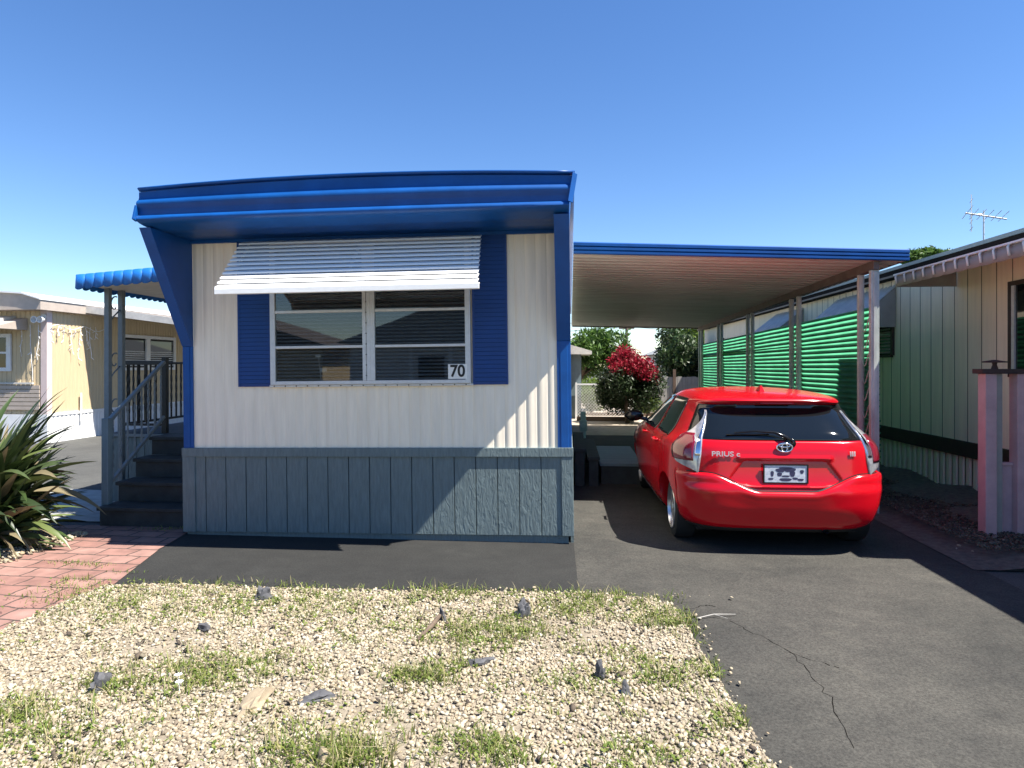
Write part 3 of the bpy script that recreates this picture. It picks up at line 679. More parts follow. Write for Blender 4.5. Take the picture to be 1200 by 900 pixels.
t.scale=(.93,.95,1.28); t.location=(-5.42,5.40,0); m.build('leaves', M['blade'], t, smooth=60); m2.build('dry_leaves', M['deadblade'], t, smooth=60)
m = MB()
for k in range(10):
    ca=r.uniform(0,6.28); m.tube([(.2*math.cos(ca),.2*math.sin(ca),0),(.22*math.cos(ca),.2*math.sin(ca),.3),(.26*math.cos(ca),.26*math.sin(ca),.55)],[.03,.025,.015],7)
m.build('stem', M['bark'], t)

# ------------------------------------------------------------------ carport
cp = thing('carport','long flat carport with blue front fascia and slim paired posts','carport',(0,0,0))
CX0,CX1,CY0,CY1 = .04,3.72,7.55,17.7
def zcar(x,y): return 2.975-.036*(x-CX0)-.022*(y-CY0)*(1-.25*(x-CX0)/3.7)
def ribbed(name, mt, zoff, pitch, dep, x0, x1, y0, y1, up):
    V=[];F=[]; y=y0; prof=[]
    while y<y1-.01:
        prof += [(y,0),(y+pitch*.55,0),(y+pitch*.62,dep),(y+pitch*.93,dep)]; y+=pitch
    prof.append((y1,0))
    for (y,d) in prof:
        for x in (x0,(x0+x1)/2,x1): V.append((x,min(y,y1),zcar(x,y)+zoff+d))
    for i in range(len(prof)-1):
        for j in range(2): F.append((i*3+j,i*3+j+1,(i+1)*3+j+1,(i+1)*3+j))
    m = MB(); m.add(V,F); return m.build(name, mt, cp)
ribbed('ceiling_pan', M['soffit'], .0, .20, .045, CX0, CX1, CY0+.02, CY1, False)
m = MB(); m.add([(CX0,CY0+.02,zcar(CX0,CY0)+.13),(CX1,CY0+.02,zcar(CX1,CY0)+.11),(CX1,CY1,zcar(CX1,CY1)+.09),(CX0,CY1,zcar(CX0,CY1)+.1)],[(0,1,2,3)]); m.build('roof_sheet', M['offwhite'], cp, solid=.01)
fp=[(.02,-.005),(-.012,-.005),(-.02,.005),(-.02,.03),(-.002,.038),(-.022,.048),(-.022,.075),(-.002,.083),(-.024,.092),(-.024,.122),(-.01,.135),(.02,.135)]
V=[];F=[];n=len(fp)
for x in (CX0,CX1+.02):
    for o,z in fp: V.append((x,CY0+o,zcar(x,CY0)+z*(1 if x<1 else .9)))
for i in range(n): F.append((i,(i+1)%n,(i+1)%n+n,i+n))
F += [tuple(range(n)),tuple(range(n,2*n))]
m = MB(); m.add(V,F); m.build('fascia', M['blue'], cp)
m = MB(); m.add([(CX1,CY0,zcar(CX1,CY0)),(CX1+.02,CY0,zcar(CX1,CY0)),(CX1+.02,CY0,zcar(CX1,CY0)+.115),(CX1,CY0,zcar(CX1,CY0)+.115),(CX1,CY1,zcar(CX1,CY1)),(CX1+.02,CY1,zcar(CX1,CY1)),(CX1+.02,CY1,zcar(CX1,CY1)+.10),(CX1,CY1,zcar(CX1,CY1)+.10)],[(0,1,2,3),(7,6,5,4),(0,4,5,1),(1,5,6,2),(2,6,7,3),(3,7,4,0)])
m.build('gutter', M['beam'], cp)
PX=3.42
m = MB(); m.bar((PX,CY0+.05,zcar(PX,CY0)-.05),(PX,CY1-.05,zcar(PX,CY1)-.05),.06,.10); m.build('side_beam', M['beam'], cp)
m = MB(); m.bar((CX0+.02,CY1-.02,zcar(CX0,CY1)+.03),(CX1,CY1-.02,zcar(CX1,CY1)+.03),.03,.12); m.build('rear_trim', M['beam'], cp)
PY=[(7.66,8.0),(10.08,10.40),(12.56,12.88),(15.05,15.38),(17.25,17.55)]
for pr in PY:
    for k,y in enumerate(pr):
        wv = .045 if (y==7.66) else .03
        m = MB(); zt=zcar(PX,y)-.10
        m.box(PX-wv,PX+wv,y-.03,y+.03,0,zt); m.box(PX-wv*.45,PX+wv*.45,y-.038,y-.03,.02,zt-.02); m.build('post', M['post'], cp, bev=.005)
    m = MB(); y0,y1=pr; 
    for k in range(10):
        z=.35+k*.2; P=[]
        for q in range(13): P.append((PX,y0+.04+(y1-y0-.08)*q/12,z+.08*math.sin(q/12*6.283)))
        if k%1==0: m.tube(P,.006,5)
    m.build('post_scroll', M['post'], cp, smooth=True)
# green corrugated screens between the posts
def screen(y0, y1, label):
    t = thing('privacy_screen', label, 'screen', (PX+.055,y0,0), group='green corrugated screens along the carport posts')
    for nm,z0,z1,xo in (('upper_sheet',1.735,2.36,0),('middle_sheet',1.06,1.75,.012),('lower_sheet',.28,1.075,.024)):
        prof=[]; n=int((z1-z0)/.0085)
        for i in range(n+1):
            z=z0+(z1-z0)*i/n; prof.append((xo+.02*math.sin(2*math.pi*(z-z0)/.068),z))
        m = MB(); V=[];F=[]; L=y1-y0; ny=6
        for j in range(ny+1):
            for (x,z) in prof: V.append((x+.006*math.sin(j*2.1+y0),L*j/ny,z-.012*(y0+L*j/ny-7.7)*(1 if nm=='upper_sheet' and z>2 else .3)))
        k=len(prof)
        for j in range(ny):
            for i in range(k-1): F.append((j*k+i,j*k+i+1,(j+1)*k+i+1,(j+1)*k+i))
        m.add(V,F); m.build(nm, M['green'], t, smooth=True)
    for ya in (.02,y1-y0-.05):
        m = MB(); m.box(-.005,.03,ya,ya+.03,.2,2.3); m.build('batten', M['fencepost'], t)
screen(7.72,10.22,'green corrugated screen panel nearest the front of the carport')
screen(10.26,12.70,'green corrugated screen panel second from the carport front')
screen(12.74,15.20,'green corrugated screen panel third from the carport front')
screen(15.24,17.50,'green corrugated screen panel at the far end of the carport')

# ------------------------------------------------------------------ red hatchback
car = thing('parked_car','shiny red hatchback car parked under the carport, seen from behind','car',(1.885,5.80,0.0),R(.6)); car.scale=(1.15,1,1)
def cub(tab):
    xs=[a for a,_ in tab]; ys=[c for _,c in tab]; n=len(xs); d=[(ys[i+1]-ys[i])/(xs[i+1]-xs[i]) for i in range(n-1)]
    mm=[d[0]]+[0 if d[i-1]*d[i]<=0 else 2*d[i-1]*d[i]/(d[i-1]+d[i]) for i in range(1,n-1)]+[d[-1]]
    def f(x):
        x=min(max(x,xs[0]),xs[-1]); i=0
        while i<n-2 and x>xs[i+1]: i+=1
        h=xs[i+1]-xs[i]; t=(x-xs[i])/h
        return (2*t**3-3*t*t+1)*ys[i]+(t**3-2*t*t+t)*h*mm[i]+(-2*t**3+3*t*t)*ys[i+1]+(t**3-t*t)*h*mm[i+1]
    return f
Wz=cub([(.17,.70),(.22,.76),(.30,.815),(.42,.838),(.58,.8475),(.72,.846),(.85,.838),(.93,.822),(.985,.785),(1.03,.752),(1.10,.716),(1.20,.668),(1.30,.615),(1.36,.575),(1.395,.535),(1.415,.475),(1.432,.37),(1.445,.16)])
YR=cub([(.17,.30),(.24,.13),(.32,.07),(.45,.045),(.56,.05),(.64,.085),(.72,.10),(.85,.115),(.98,.15),(1.04,.18),(1.12,.25),(1.22,.345),(1.29,.415),(1.315,.40),(1.335,.325),(1.355,.312),(1.372,.33),(1.395,.46),(1.415,.65),(1.432,.95),(1.445,1.35)])
YF=cub([(.17,3.6),(.24,3.85),(.35,3.94),(.55,3.98),(.68,3.94),(.78,3.80),(.88,3.50),(.95,3.20),(1.0,3.02),(1.1,2.80),(1.2,2.56),(1.3,2.30),(1.38,2.06),(1.415,1.92),(1.432,1.78),(1.445,1.6)])
NZ=cub([(.17,5.2),(.6,6.0),(.95,6.0),(1.1,5.4),(1.3,5.0),(1.38,4.2),(1.445,2.8)])
def S(z, th):
    n=NZ(z); a=Wz(z); y0=YR(z); y1=YF(z); yc=(y0+y1)/2; L=(y1-y0)/2
    sx,cx=math.sin(th),math.cos(th)
    return Vector((a*math.copysign(abs(sx)**(2/n),sx), yc-L*math.copysign(abs(cx)**(2/n),cx), z))
def SN(z, th):
    e=.004; p=S(z,th); a=S(z,th+e)-S(z,th-e); c=S(min(z+e,1.444),th)-S(z-e,th); n=a.cross(c)
    n=n.normalized() if n.length>1e-9 else Vector((0,0,1))
    ctr=Vector((0,2,.75))
    return n if n.dot(p-ctr)>0 else -n
def th_rear(x, z):
    n=NZ(z); u=min(abs(x)/Wz(z),1); return math.copysign(math.asin(min(1,u**(n/2))), x)
def th_side(y, z, sgn):
    n=NZ(z); yc=(YR(z)+YF(z))/2; L=(YF(z)-YR(z))/2; c=(yc-y)/L; c=max(-1,min(1,c))
    return sgn*math.acos(math.copysign(abs(c)**(n/2),c))
def lerp(a,b,t): return a+(b-a)*t
def split_th(ta, tb, n, z):
    """angles whose surface points are evenly spaced along the section"""
    K=160; T=[lerp(ta,tb,i/K) for i in range(K+1)]; P=[S(z,q) for q in T]; D=[0]
    for i in range(K): D.append(D[-1]+(P[i+1]-P[i]).length)
    out=[]; j=0
    for i in range(n+1):
        s=D[-1]*i/n
        while j<K-1 and D[j+1]<s: j+=1
        f=(s-D[j])/max(1e-9,D[j+1]-D[j]); out.append(lerp(T[j],T[j+1],min(1,f)))
    return out
# body shell
zs=[.17+(.42-.17)*i/9 for i in range(9)]+[.42+(.95-.42)*i/22 for i in range(22)]+[.95+(1.29-.95)*i/16 for i in range(16)]+[1.29+(1.40-1.29)*i/12 for i in range(12)]+[1.40+(1.445-1.40)*i/8 for i in range(9)]
NA=150; m = MB(); V=[]
for z in zs:
    T=split_th(-math.pi+1e-4,math.pi-1e-4,NA,z)[:-1]
    V += [S(z,q) for q in T]
F=[]
for i in range(len(zs)-1):
    for k in range(NA): F.append((i*NA+k,i*NA+(k+1)%NA,(i+1)*NA+(k+1)%NA,(i+1)*NA+k))
F.append(tuple(range(NA))); V.append(Vector((0,1.475,1.449))); c0=len(V)-1
for k in range(NA): F.append(((len(zs)-1)*NA+k,(len(zs)-1)*NA+(k+1)%NA,c0))
m.add(V,F); body = m.build('body', M['red'], car)
WY=(.70,3.25); WR=.292
for y in WY:
    for sg in (-1,1):
        cm = MB(); cm.lathe([(.45,0.0005),(.45,.335),(1.1,.335),(1.1,.0005)],48,'x'); cm.v=[(sg*v[0],v[1]+y,v[2]+.30) for v in cm.v]
        cu = cm.build('cutter', M['under'], car)
        md = body.modifiers.new('cut','BOOLEAN'); md.object=cu; md.operation='DIFFERENCE'; md.solver='EXACT'
bpy.context.view_layer.update()
nm = bpy.data.meshes.new_from_object(body.evaluated_get(bpy.context.evaluated_depsgraph_get()))
body.modifiers.clear(); body.data = nm; nm.materials.clear(); nm.materials.append(M['red']); nm.materials.append(M['under'])
for p in nm.polygons:                            # wheel-well lining is black
    c_=p.center; p.material_index = 0
    for y in WY:
        dd=math.hypot(c_.y-y,c_.z-.30)
        if dd<.334 and abs(c_.x)<.87 and c_.z<.64 and (abs(abs(c_.x)-.45)<.02 or abs(dd-.334)<.006) and abs(p.normal.x if dd>.325 else 0)<.3: p.material_index=1
    if c_.z<.2: p.material_index=1
nm.shade_smooth(); nm.set_sharp_from_angle(angle=R(38))
for o in [o for o in bpy.data.objects if o.name.startswith('cutter')]: bpy.data.objects.remove(o)

def patch(name, mt, rows, d=.004, nu=24, parent=None, solid=.006, dfun=None):
    """rows: (z, theta_a, theta_b) or (za(u), zb(u)) handled by callable"""
    m = MB(); V=[];F=[]; nv=len(rows)
    for j,(z,ta,tb) in enumerate(rows):
        T=split_th(ta,tb,nu,z)
        for i,q in enumerate(T):
            dd = dfun(i/nu,j/(nv-1)) if dfun else d
            V.append(S(z,q)+SN(z,q)*dd)
    for j in range(nv-1):
        for i in range(nu): F.append((j*(nu+1)+i,j*(nu+1)+i+1,(j+1)*(nu+1)+i+1,(j+1)*(nu+1)+i))
    m.add(V,F); o=m.build(name, mt, parent or car, smooth=55)
    fix_normals(o); 
    if solid:
        md=o.modifiers.new('solid','SOLIDIFY'); md.thickness=solid; md.offset=-1
    return o
def fix_normals(o):
    me=o.data; s=0
    for p in me.polygons: s+= p.normal.dot(p.center-Vector((0,2,.75)))
    if s<0: me.flip_normals()
def vpatch(name, mt, cols, nz=12, d=.004, parent=None, solid=.006, dfun=None):
    """cols: (theta fn per z, z0, z1): columns running up the body"""
    m=MB(); V=[];F=[]; nc=len(cols)
    for i,(q,z0,z1) in enumerate(cols):
        for j in range(nz+1):
            z=lerp(z0,z1,j/nz); dd=dfun(i/(nc-1),j/nz) if dfun else d
            qq=q(z) if callable(q) else q
            V.append(S(z,qq)+SN(z,qq)*dd)
    for i in range(nc-1):
        for j in range(nz): F.append((i*(nz+1)+j,i*(nz+1)+j+1,(i+1)*(nz+1)+j+1,(i+1)*(nz+1)+j))
    m.add(V,F); o=m.build(name, mt, parent or car, smooth=55); fix_normals(o)
    if solid:
        md=o.modifiers.new('solid','SOLIDIFY'); md.thickness=solid; md.offset=-1
    return o
# black greenhouse surround + rear window
rows=[]
for i in range(13):
    z=lerp(1.005,1.318,i/12); xh=lerp(.70,.555,(z-1.005)/.313); rows.append((z,th_rear(-min(xh,Wz(z)*.965),z),th_rear(min(xh,Wz(z)*.965),z)))
rw = patch('rear_window', M['glass_dark'], rows, d=.008, nu=40)
# tailgate skin with a pressed number-plate recess
rows=[]
NZt=26
for i in range(NZt+1):
    z=lerp(.60,1.002,i/NZt); rows.append((z,th_rear(-.645,z),th_rear(.645,z)))
def tail_d(u,v):
    x=abs(u-.5)*2*.645; z=lerp(.60,1.002,v)
    top=.835; xw=lerp(.30,.43,max(0,min(1,(top-z)/.2)))
    zb=.615+.05*(x/.43)**3
    fx=max(0,min(1,(xw-x)/.02)); ft=max(0,min(1,(top-z)/.012)); fb=max(0,min(1,(z-zb)/.02))
    rec=fx*ft*fb
    lip=max(0,1-abs(z-(top+.022))/.022)*max(0,min(1,(.36-x)/.03))
    return .012-.048*rec+.018*lip+.006*max(0,(1-abs(z-.93)/.09))
patch('tailgate', M['red'], rows, nu=86, dfun=tail_d)
# rear bumper: smile-shaped top edge, bulging out
def ztop(s):   # s = arc position -1..1
    a=min(abs(s),1); t=min(1,max(0,(a-.20)/.42)); return .575+.15*t*t*(3-2*t)
cols=[]; NB=72
half=th_side(.345,.5,1)
TT=split_th(-half,half,NB,.5)
for i,q in enumerate(TT): cols.append((q,.225,ztop(i/NB*2-1)))
def bump_d(u,v):
    e=min(1,min(u,1-u)/.04)
    prof = cub([(0,.0),(.12,.012),(.3,.010),(.55,.014),(.78,.026),(.9,.034),(.96,.030),(1,.004)])(v)
    return (.004+prof*1.0)*max(.25,e)
vpatch('rear_bumper', M['red'], cols, nz=30, dfun=bump_d, solid=.012)
cols=[(q,ztop(i/NB*2-1)-.004,ztop(i/NB*2-1)+.006) for i,q in enumerate(TT) if 6<i<NB-6]
vpatch('bumper_gap', M['ink'], cols, nz=2, d=.0165, solid=0)
cols=[(q,.18,.24) for q in split_th(-th_side(.36,.3,1),th_side(.36,.3,1),50,.25)]
vpatch('bumper_valance', M['under'], cols, nz=4, d=.012)
# tail lamps
for sg in (-1,1):
    tl=[]
    def outer(z): # y of the outer edge along the side
        return cub([(.70,.10),(.78,.34),(.86,.40),(.95,.43),(1.02,.42),(1.12,.43),(1.24,.50)])(z)
    def inner(z): return cub([(.70,.635),(.85,.615),(1.0,.595),(1.1,.56),(1.24,.515)])(z)
    rows=[]
    for i in range(25):
        z=lerp(.705,1.245,i/24); ti=th_rear(sg*inner(z),z); to=th_side(max(outer(z),S(z,ti).y+.006),z,sg)
        if z<.80: to=lerp(ti*1.03,to,max(.05,(z-.705)/.095))
        if z>1.03: to=lerp(th_side(outer(1.03),z,sg), ti*1.08, min(1,(z-1.03)/.2)**.7)
        rows.append((z,ti,to))
    lamp=patch('taillight', M['lens_white'], rows, d=.024, nu=14, solid=.02)
    rr=[(z,lerp(ti,to,.20 if z<.98 else .20+(z-.98)*3),lerp(ti,to,.985)) for (z,ti,to) in rows if .80<=z<=1.06]
    patch('red_lens', M['lens_red'], rr, d=.029, nu=12, parent=lamp)
    rr=[(z,lerp(ti,to,.02),lerp(ti,to,.16)) for (z,ti,to) in rows if .86<=z<=1.23]
    patch('chrome_strip', M['chrome'], rr, d=.028, nu=6, parent=lamp)
    rr=[(z,to,to+sg*.09*min(1,(1.1-z)/.2)) for (z,ti,to) in rows if .80<=z<=1.09]
    patch('lamp_surround', M['trimblack'], rr, d=.008, nu=6, parent=lamp)
# side glass and door seams
for sg in (-1,1):
    def row(z,y0,y1): return (z,th_side(y0,z,sg),th_side(y1,z,sg))
    rows=[]
    for i in range(13):
        z=lerp(.985,1.345,i/12); t=i/12
        rows.append(row(z, lerp(.74,.86,t)+.10*(1-t)**2*0+.12*max(0,.25-t)*2+.35*max(0,t-.75)**1.3, lerp(1.52,1.56,t)))
    patch('side_window', M['glass_dark'], rows, d=.006, nu=16)
    rows=[]
    for i in range(13):
        z=lerp(.97,1.345,i/12); t=i/12; rows.append(row(z, lerp(1.60,1.62,t), min(lerp(2.85,2.06,t),2.85)))
    patch('side_window', M['glass_dark'], rows, d=.006, nu=16)
    cols=[(th_side(y,.98,sg),.965,1.0) for y in ()]
    rows=[row(z,1.555,1.567) for z in [lerp(.40,.97,i/16) for i in range(17)]]
    patch('door_seam', M['ink'], rows, d=.0015, nu=2, solid=0)
    rows=[row(z,2.55,2.56) for z in [lerp(.34,.97,i/16) for i in range(17)]]
    patch('door_seam', M['ink'], rows, d=.0015, nu=2, solid=0)
    rows=[row(z,.97-.10*abs(z-.7),.98-.10*abs(z-.7)) for z in [lerp(.60,.975,i/16) for i in range(17)]]
    patch('door_seam', M['ink'], rows, d=.0015, nu=2, solid=0)
    rows=[row(z,1.02,2.95) for z in [lerp(.235,.285,i/4) for i in range(5)]]
    patch('side_sill', M['trimblack'], rows, d=.012, nu=20)
    for yh in (1.12,2.0):                               # door handles
        m=MB(); p0=S(.90,th_side(yh,.90,sg)); p1=S(.90,th_side(yh+.2,.90,sg))
        m.tube([p0,p0+Vector((sg*.03,.02,0)),p1+Vector((sg*.03,-.02,0)),p1],[.012,.013,.013,.012],8); m.build('door_handle', M['red'], car, smooth=True)
    # mirror
    m=MB(); P=[];
    for i in range(9):
        t=i/8-.5; rr_=.075*math.sqrt(max(.02,1-(2*t)**2*.97)); P.append((rr_,t))
    base=S(.99,th_side(2.62,.99,sg))
    m.lathe([(t*.20,r_) for r_,t in P],16,'x'); m.v=[(base.x+sg*.14+v[0],base.y+v[1]*.75,base.z+.05+v[2]*.95) for v in m.v]
    mir=m.build('wing_mirror', M['trimblack'], car, smooth=True)
    m=MB(); m.tube([base,base+Vector((sg*.07,0,.02))],.025,8); m.build('mirror_arm', M['trimblack'], mir)
    rows=[(z,th_rear(sg*.30,z),th_rear(sg*.31,z)) for z in (.3,.31)]
    # head lamp (front)
    rows=[(z,math.pi-sg*0 if False else sg*(math.pi-.62),sg*(math.pi-1.2)) for z in (.62,.68,.74,.79)]
    patch('headlight', M['lens_white'], rows, d=.01, nu=10)
# windscreen
rows=[]
for i in range(9):
    z=lerp(1.02,1.37,i/8); a=.80*.7; rows.append((z,math.pi-.62,math.pi+.62))
patch('windscreen', M['glass_dark'], rows, d=.006, nu=20)
# spoiler seam, antenna, third lamp, wiper
m=MB(); m.prism([(-.10,0),(.05,0),(-.02,.052),(-.07,.06)], -.022,.022); V=[]
m.v=[(v[0]*(1-.75*v[2]/.06), v[1]*1.0+.86, v[2]+1.422) for v in m.v]; m.build('antenna_fin', M['red'], car, bev=.004)
z=1.318; rows=[(zz,th_rear(-.13,zz),th_rear(.13,zz)) for zz in (1.328,1.334,1.34)]
patch('brake_lamp', M['lens_red'], rows, d=.004, nu=10)
m=MB(); 
def RS(x,z,d): q=th_rear(x,z); return S(z,q)+SN(z,q)*d
m.tube([RS(.06,.985,.03),RS(.02,1.02,.045),RS(-.06,1.055,.045),RS(-.20,1.065,.04),RS(-.36,1.055,.03)],[.016,.015,.011,.009,.006],8)
m.tube([RS(-.10,1.05,.022),RS(-.25,1.05,.02),RS(-.42,1.045,.018)],.007,6)
m.build('rear_wiper', M['trimblack'], car, smooth=True)
m=MB(); q=RS(.05,.985,.012); m.lathe([(0,.045),(-.02,.04),(-.028,.02),(-.03,.0005)],20,'y',(q.x,q.y,q.z)); m.build('wiper_pivot', M['trimblack'], car, smooth=40)
# emblem: three ellipses
em = bpy.data.objects.new('emblem', None); C.objects.link(em); em.parent=car
q=RS(.0,.945,.03); m=MB()
def ell(rx,rz,cx,cz,r): m.tube([(q.x+cx+rx*math.cos(k*.2618),q.y-.004,q.z+cz+rz*math.sin(k*.2618)) for k in range(25)],r,8,cap=False)
ell(.058,.038,0,0,.0075); ell(.021,.036,0,0,.006); ell(.042,.014,0,.018,.006); m.build('emblem_rings', M['chrome'], em, smooth=True)
m=MB(); m.lathe([(0,.0005),(0,1.0)],32,'y'); m.v=[(q.x+v[0]*.056,q.y+.004,q.z+v[2]*.036) for v in m.v]; m.build('emblem_back', M['trimblack'], em)
def car_text(s,size,x,z,sx=1):
    p=RS(x,z,.027); nrm=SN(z,th_rear(x,z)); o=text(s,size,M['alu'],car,p,(R(90),0,math.atan2(nrm.x,-nrm.y)),.003,'badge_lettering',bold=.001,sx=sx); return o
car_text('PRIUS c',.060,-.44,.885,1.1); car_text('III',.058,.50,.895,1.1)
# number plate with an abstract print
p=RS(0,.725,.012); pl=MB(); pl.box(-.165,.165,-.008,.004,-.082,.082); plo=pl.build('number_plate', M['plate'], car, loc=p, bev=.003)
m=MB(); m.box(-.168,.168,-.0125,-.008,-.085,-.074); m.box(-.168,.168,-.0125,-.008,.074,.085); m.box(-.168,-.157,-.0125,-.008,-.074,.074); m.box(.157,.168,-.0125,-.008,-.074,.074); m.build('plate_frame', M['trimblack'], plo)
m=MB()
for bx,bz,ww,hh in ((-.04,.03,.035,.02),(.03,.035,.045,.022),(0,.05,.05,.012),(-.045,-.005,.018,.02),(.05,0,.02,.03),(.0,-.02,.03,.009),(.0,-.05,.045,.016),(.07,-.04,.02,.012),(-.1,.0,.012,.03),(.12,.02,.014,.02),(-.11,-.045,.02,.01),(.11,-.05,.024,.012)):
    m.add([(bx+ww*math.cos(a)*(1+.15*math.sin(3*a)),-.0092,bz+hh*math.sin(a)*(1+.2*math.cos(2*a))) for a in [k*.5236 for k in range(12)]],[tuple(range(12))])
m.build('plate_print', M['plateink'], plo)
# wheels
for y in WY:
    for sg in (-1,1):
        wheel = bpy.data.objects.new('wheel', None); C.objects.link(wheel); wheel.parent=car; wheel.location=(sg*.685,y,WR)
        m=MB(); m.lathe([(-.08,.20),(-.085,.25),(-.075,.278),(-.05,.291),(.05,.291),(.075,.278),(.085,.25),(.078,.205),(.05,.20)],48,'x')
        m.build('tyre', M['rubber'], wheel, smooth=35)
        m=MB(); s=sg
        m.lathe([(s*-.08,.20),(s*.05,.196),(s*.085,.206),(s*.09,.2),(s*.07,.19),(s*.04,.185)],40,'x')
        for k in range(9):
            a=k*2*math.pi/9; ca,sa=math.cos(a),math.sin(a)
            m.bar((s*.072,.04*ca,.04*sa),(s*.058,.195*ca,.195*sa),.034,.016,up=(1,0,0))
        m.lathe([(s*.03,.06),(s*.08,.055),(s*.086,.04),(s*.086,.0005)],24,'x')
        m.build('rim', M['alloy'], wheel, smooth=35)
        m=MB(); m.lathe([(s*.0,.0005),(s*.0,.19)],32,'x'); m.build('brake_disc', M['under'], wheel)
m=MB(); m.box(-.62,.62,.35,3.6,.16,.30); m.build('underbody', M['under'], car)
m=MB(); m.tube([(.30,.30,.235),(.30,.09,.228)],.024,12,cap=False); m.build('exhaust_tip', M['chrome'], car, smooth=True)

# ------------------------------------------------------------------ right neighbour: olive mobile home
rh = thing('neighbour_home','olive cream mobile home with dark brown band behind the pink porch posts','mobile home',(0,0,0))
RX=4.85; RY0,RY1=3.0,24
m=MB(); m.box(RX+.03,RX+4.2,RY0,RY1,0,3.0); m.build('wall', M['rcream'], rh)
pf=corr(RY0,RY1,.27,[(0,0),(.012,.012),(.024,.012),(.036,0),(.96,0)])
m=MB(); m.sweep([(RX+d,y) for y,d in pf],.74,3.0,'z'); m.build('plank_siding', M['rcream'], rh)
m=MB()
y=RY0
while y<14: m.box(RX-.002,RX+.012,y+.004,y+.011,.74,2.95); y+=.27
m.build('siding_seam', M['beam'], rh)
pf=corr(RY0,RY1,.14,[(0,0),(.1,.02),(.4,.02),(.5,0)])
m=MB(); m.sweep([(RX+.01+d,y) for y,d in pf],0,.56,'z'); m.build('lower_siding', M['rcream'], rh)
m=MB(); m.box(RX-.03,RX+.02,RY0,RY1,.555,.745); m.build('brown_band', M['brown'], rh, bev=.004)
EX=4.66
m=MB(); m.prism([(EX,2.955),(EX+.02,2.955),(RX+4.4,2.99),(RX+4.4,3.15),(EX+2,3.30),(EX,3.085)],RY0,RY1,'y'); m.build('roof', M['roofdark'], rh)
m=MB(); m.box(EX-.012,EX,RY0,RY1,3.05,3.095); m.build('drip_edge', M['postgrey'], rh)
m=MB(); m.box(EX-.006,EX+.0,RY0,RY1,2.955,2.985); m.build('fascia_strip', M['beam'], rh)
# front window and big scalloped awning
wy0,wy1=6.1,7.62
wd = bpy.data.objects.new('window', None); C.objects.link(wd); wd.parent=rh
m=MB(); m.box(RX-.04,RX,wy0,wy1,1.55,1.60); m.box(RX-.04,RX,wy0,wy1,2.55,2.60); m.box(RX-.04,RX,wy0,wy0+.05,1.6,2.55); m.box(RX-.04,RX,wy1-.05,wy1,1.6,2.55); m.build('frame', M['brown'], wd, bev=.003)
m=MB(); m.box(RX-.035,RX-.005,wy1-.10,wy1-.052,1.6,2.55); m.build('inner_frame', M['alu'], wd)
m=MB(); m.box(RX-.018,RX-.014,wy0+.05,wy1-.10,1.6,2.55); m.build('pane', M['glass_dark'], wd)
def shed_awning(name, y0, y1, zt, zb, out, mt_top, mt_val, drop, ribs):
    a = bpy.data.objects.new(name, None); C.objects.link(a); a.parent=rh
    m=MB(); prof=[]; n=int((y1-y0)/ribs)
    for i in range(n):
        b0=y0+i*ribs; prof += [(b0,0),(b0+ribs*.2,.022),(b0+ribs*.35,.022),(b0+ribs*.5,0)]
    prof.append((y1,0)); V=[];F=[]
    for y,d in prof: V += [(RX-.005,y,zt+d),(RX-out,y,zb+d)]
    for i in range(len(prof)-1): F.append((i*2,i*2+1,i*2+3,i*2+2))
    m.add(V,F); m.build('awning_top', mt_top, a, solid=.004)
    m=MB(); m.prism([(RX-.01,zt-.01),(RX-out,zb-.005),(RX-out,zb-drop),(RX-.01,zb-drop-.0)],y0-.004,y0+.004,'y'); m.build('awning_side', mt_val, a)
    m=MB(); m.prism([(RX-.01,zt-.01),(RX-out,zb-.005),(RX-out,zb-drop),(RX-.01,zb-drop)],y1-.004,y1+.004,'y'); m.build('awning_side', mt_val, a)
    m=MB(); m.box(RX-out-.05,RX-out+.02,y0,y1,zb+.012,zb+.03); m.build('sunlit_edge', M['white'], a)  # white bar added as the sunlit line along the awning's top edge
    m=MB(); valance(m,(RX-out,y1,zb+.01),(RX-out,y0,zb+.01),drop,per=ribs*1.0,dirn=(-1,0,0),drop=.02); m.build('awning_valance', mt_val, a, smooth=50, solid=.004)
    if name=='front_awning':
        m=MB(); n=int((y1-y0)/ribs)
        for k in range(n+1):
            y=y0+k*ribs; m.tube([(RX-out-.03,y,zb+.02),(RX-out-.055,y,zb-.01),(RX-out-.05,y-.012,zb-drop*.75)],.011,6); m.build('awning_clip', M['white'], a, smooth=True); m=MB()
    return a
shed_awning('front_awning',5.4,8.62,2.93,2.80,.72,M['offwhite'],M['mauve'],.13,.21)
shed_awning('window_awning',10.15,12.3,2.86,2.33,.6,M['offwhite'],M['mauve'],.08,.13)
shed_awning('window_awning',14.0,15.9,2.86,2.38,.6,M['offwhite'],M['mauve'],.08,.13)
m=MB(); m.box(RX-.04,RX,10.2,10.25,1.83,2.30); m.box(RX-.04,RX,11.25,11.30,1.83,2.30); m.box(RX-.04,RX,10.25,11.25,1.80,1.84); m.box(RX-.04,RX,10.25,11.25,2.28,2.32); sw=m.build('small_window', M['brown'], rh)
m=MB()
for k in range(9): m.prism([(RX-.035,1.86+k*.05),(RX-.03,1.86+k*.05),(RX-.008,1.895+k*.05),(RX-.013,1.895+k*.05)],10.25,11.25,'y')
m.build('louvre', M['mauve'], sw)
m=MB(); m.box(RX-.003,RX-.001,10.25,11.25,1.84,2.28); m.build('pane', M['glass_dark'], sw)
m=MB(); m.box(RX-.012,RX,7.95,8.0,.83,.92); m.build('outlet_box', M['rcream'], rh)
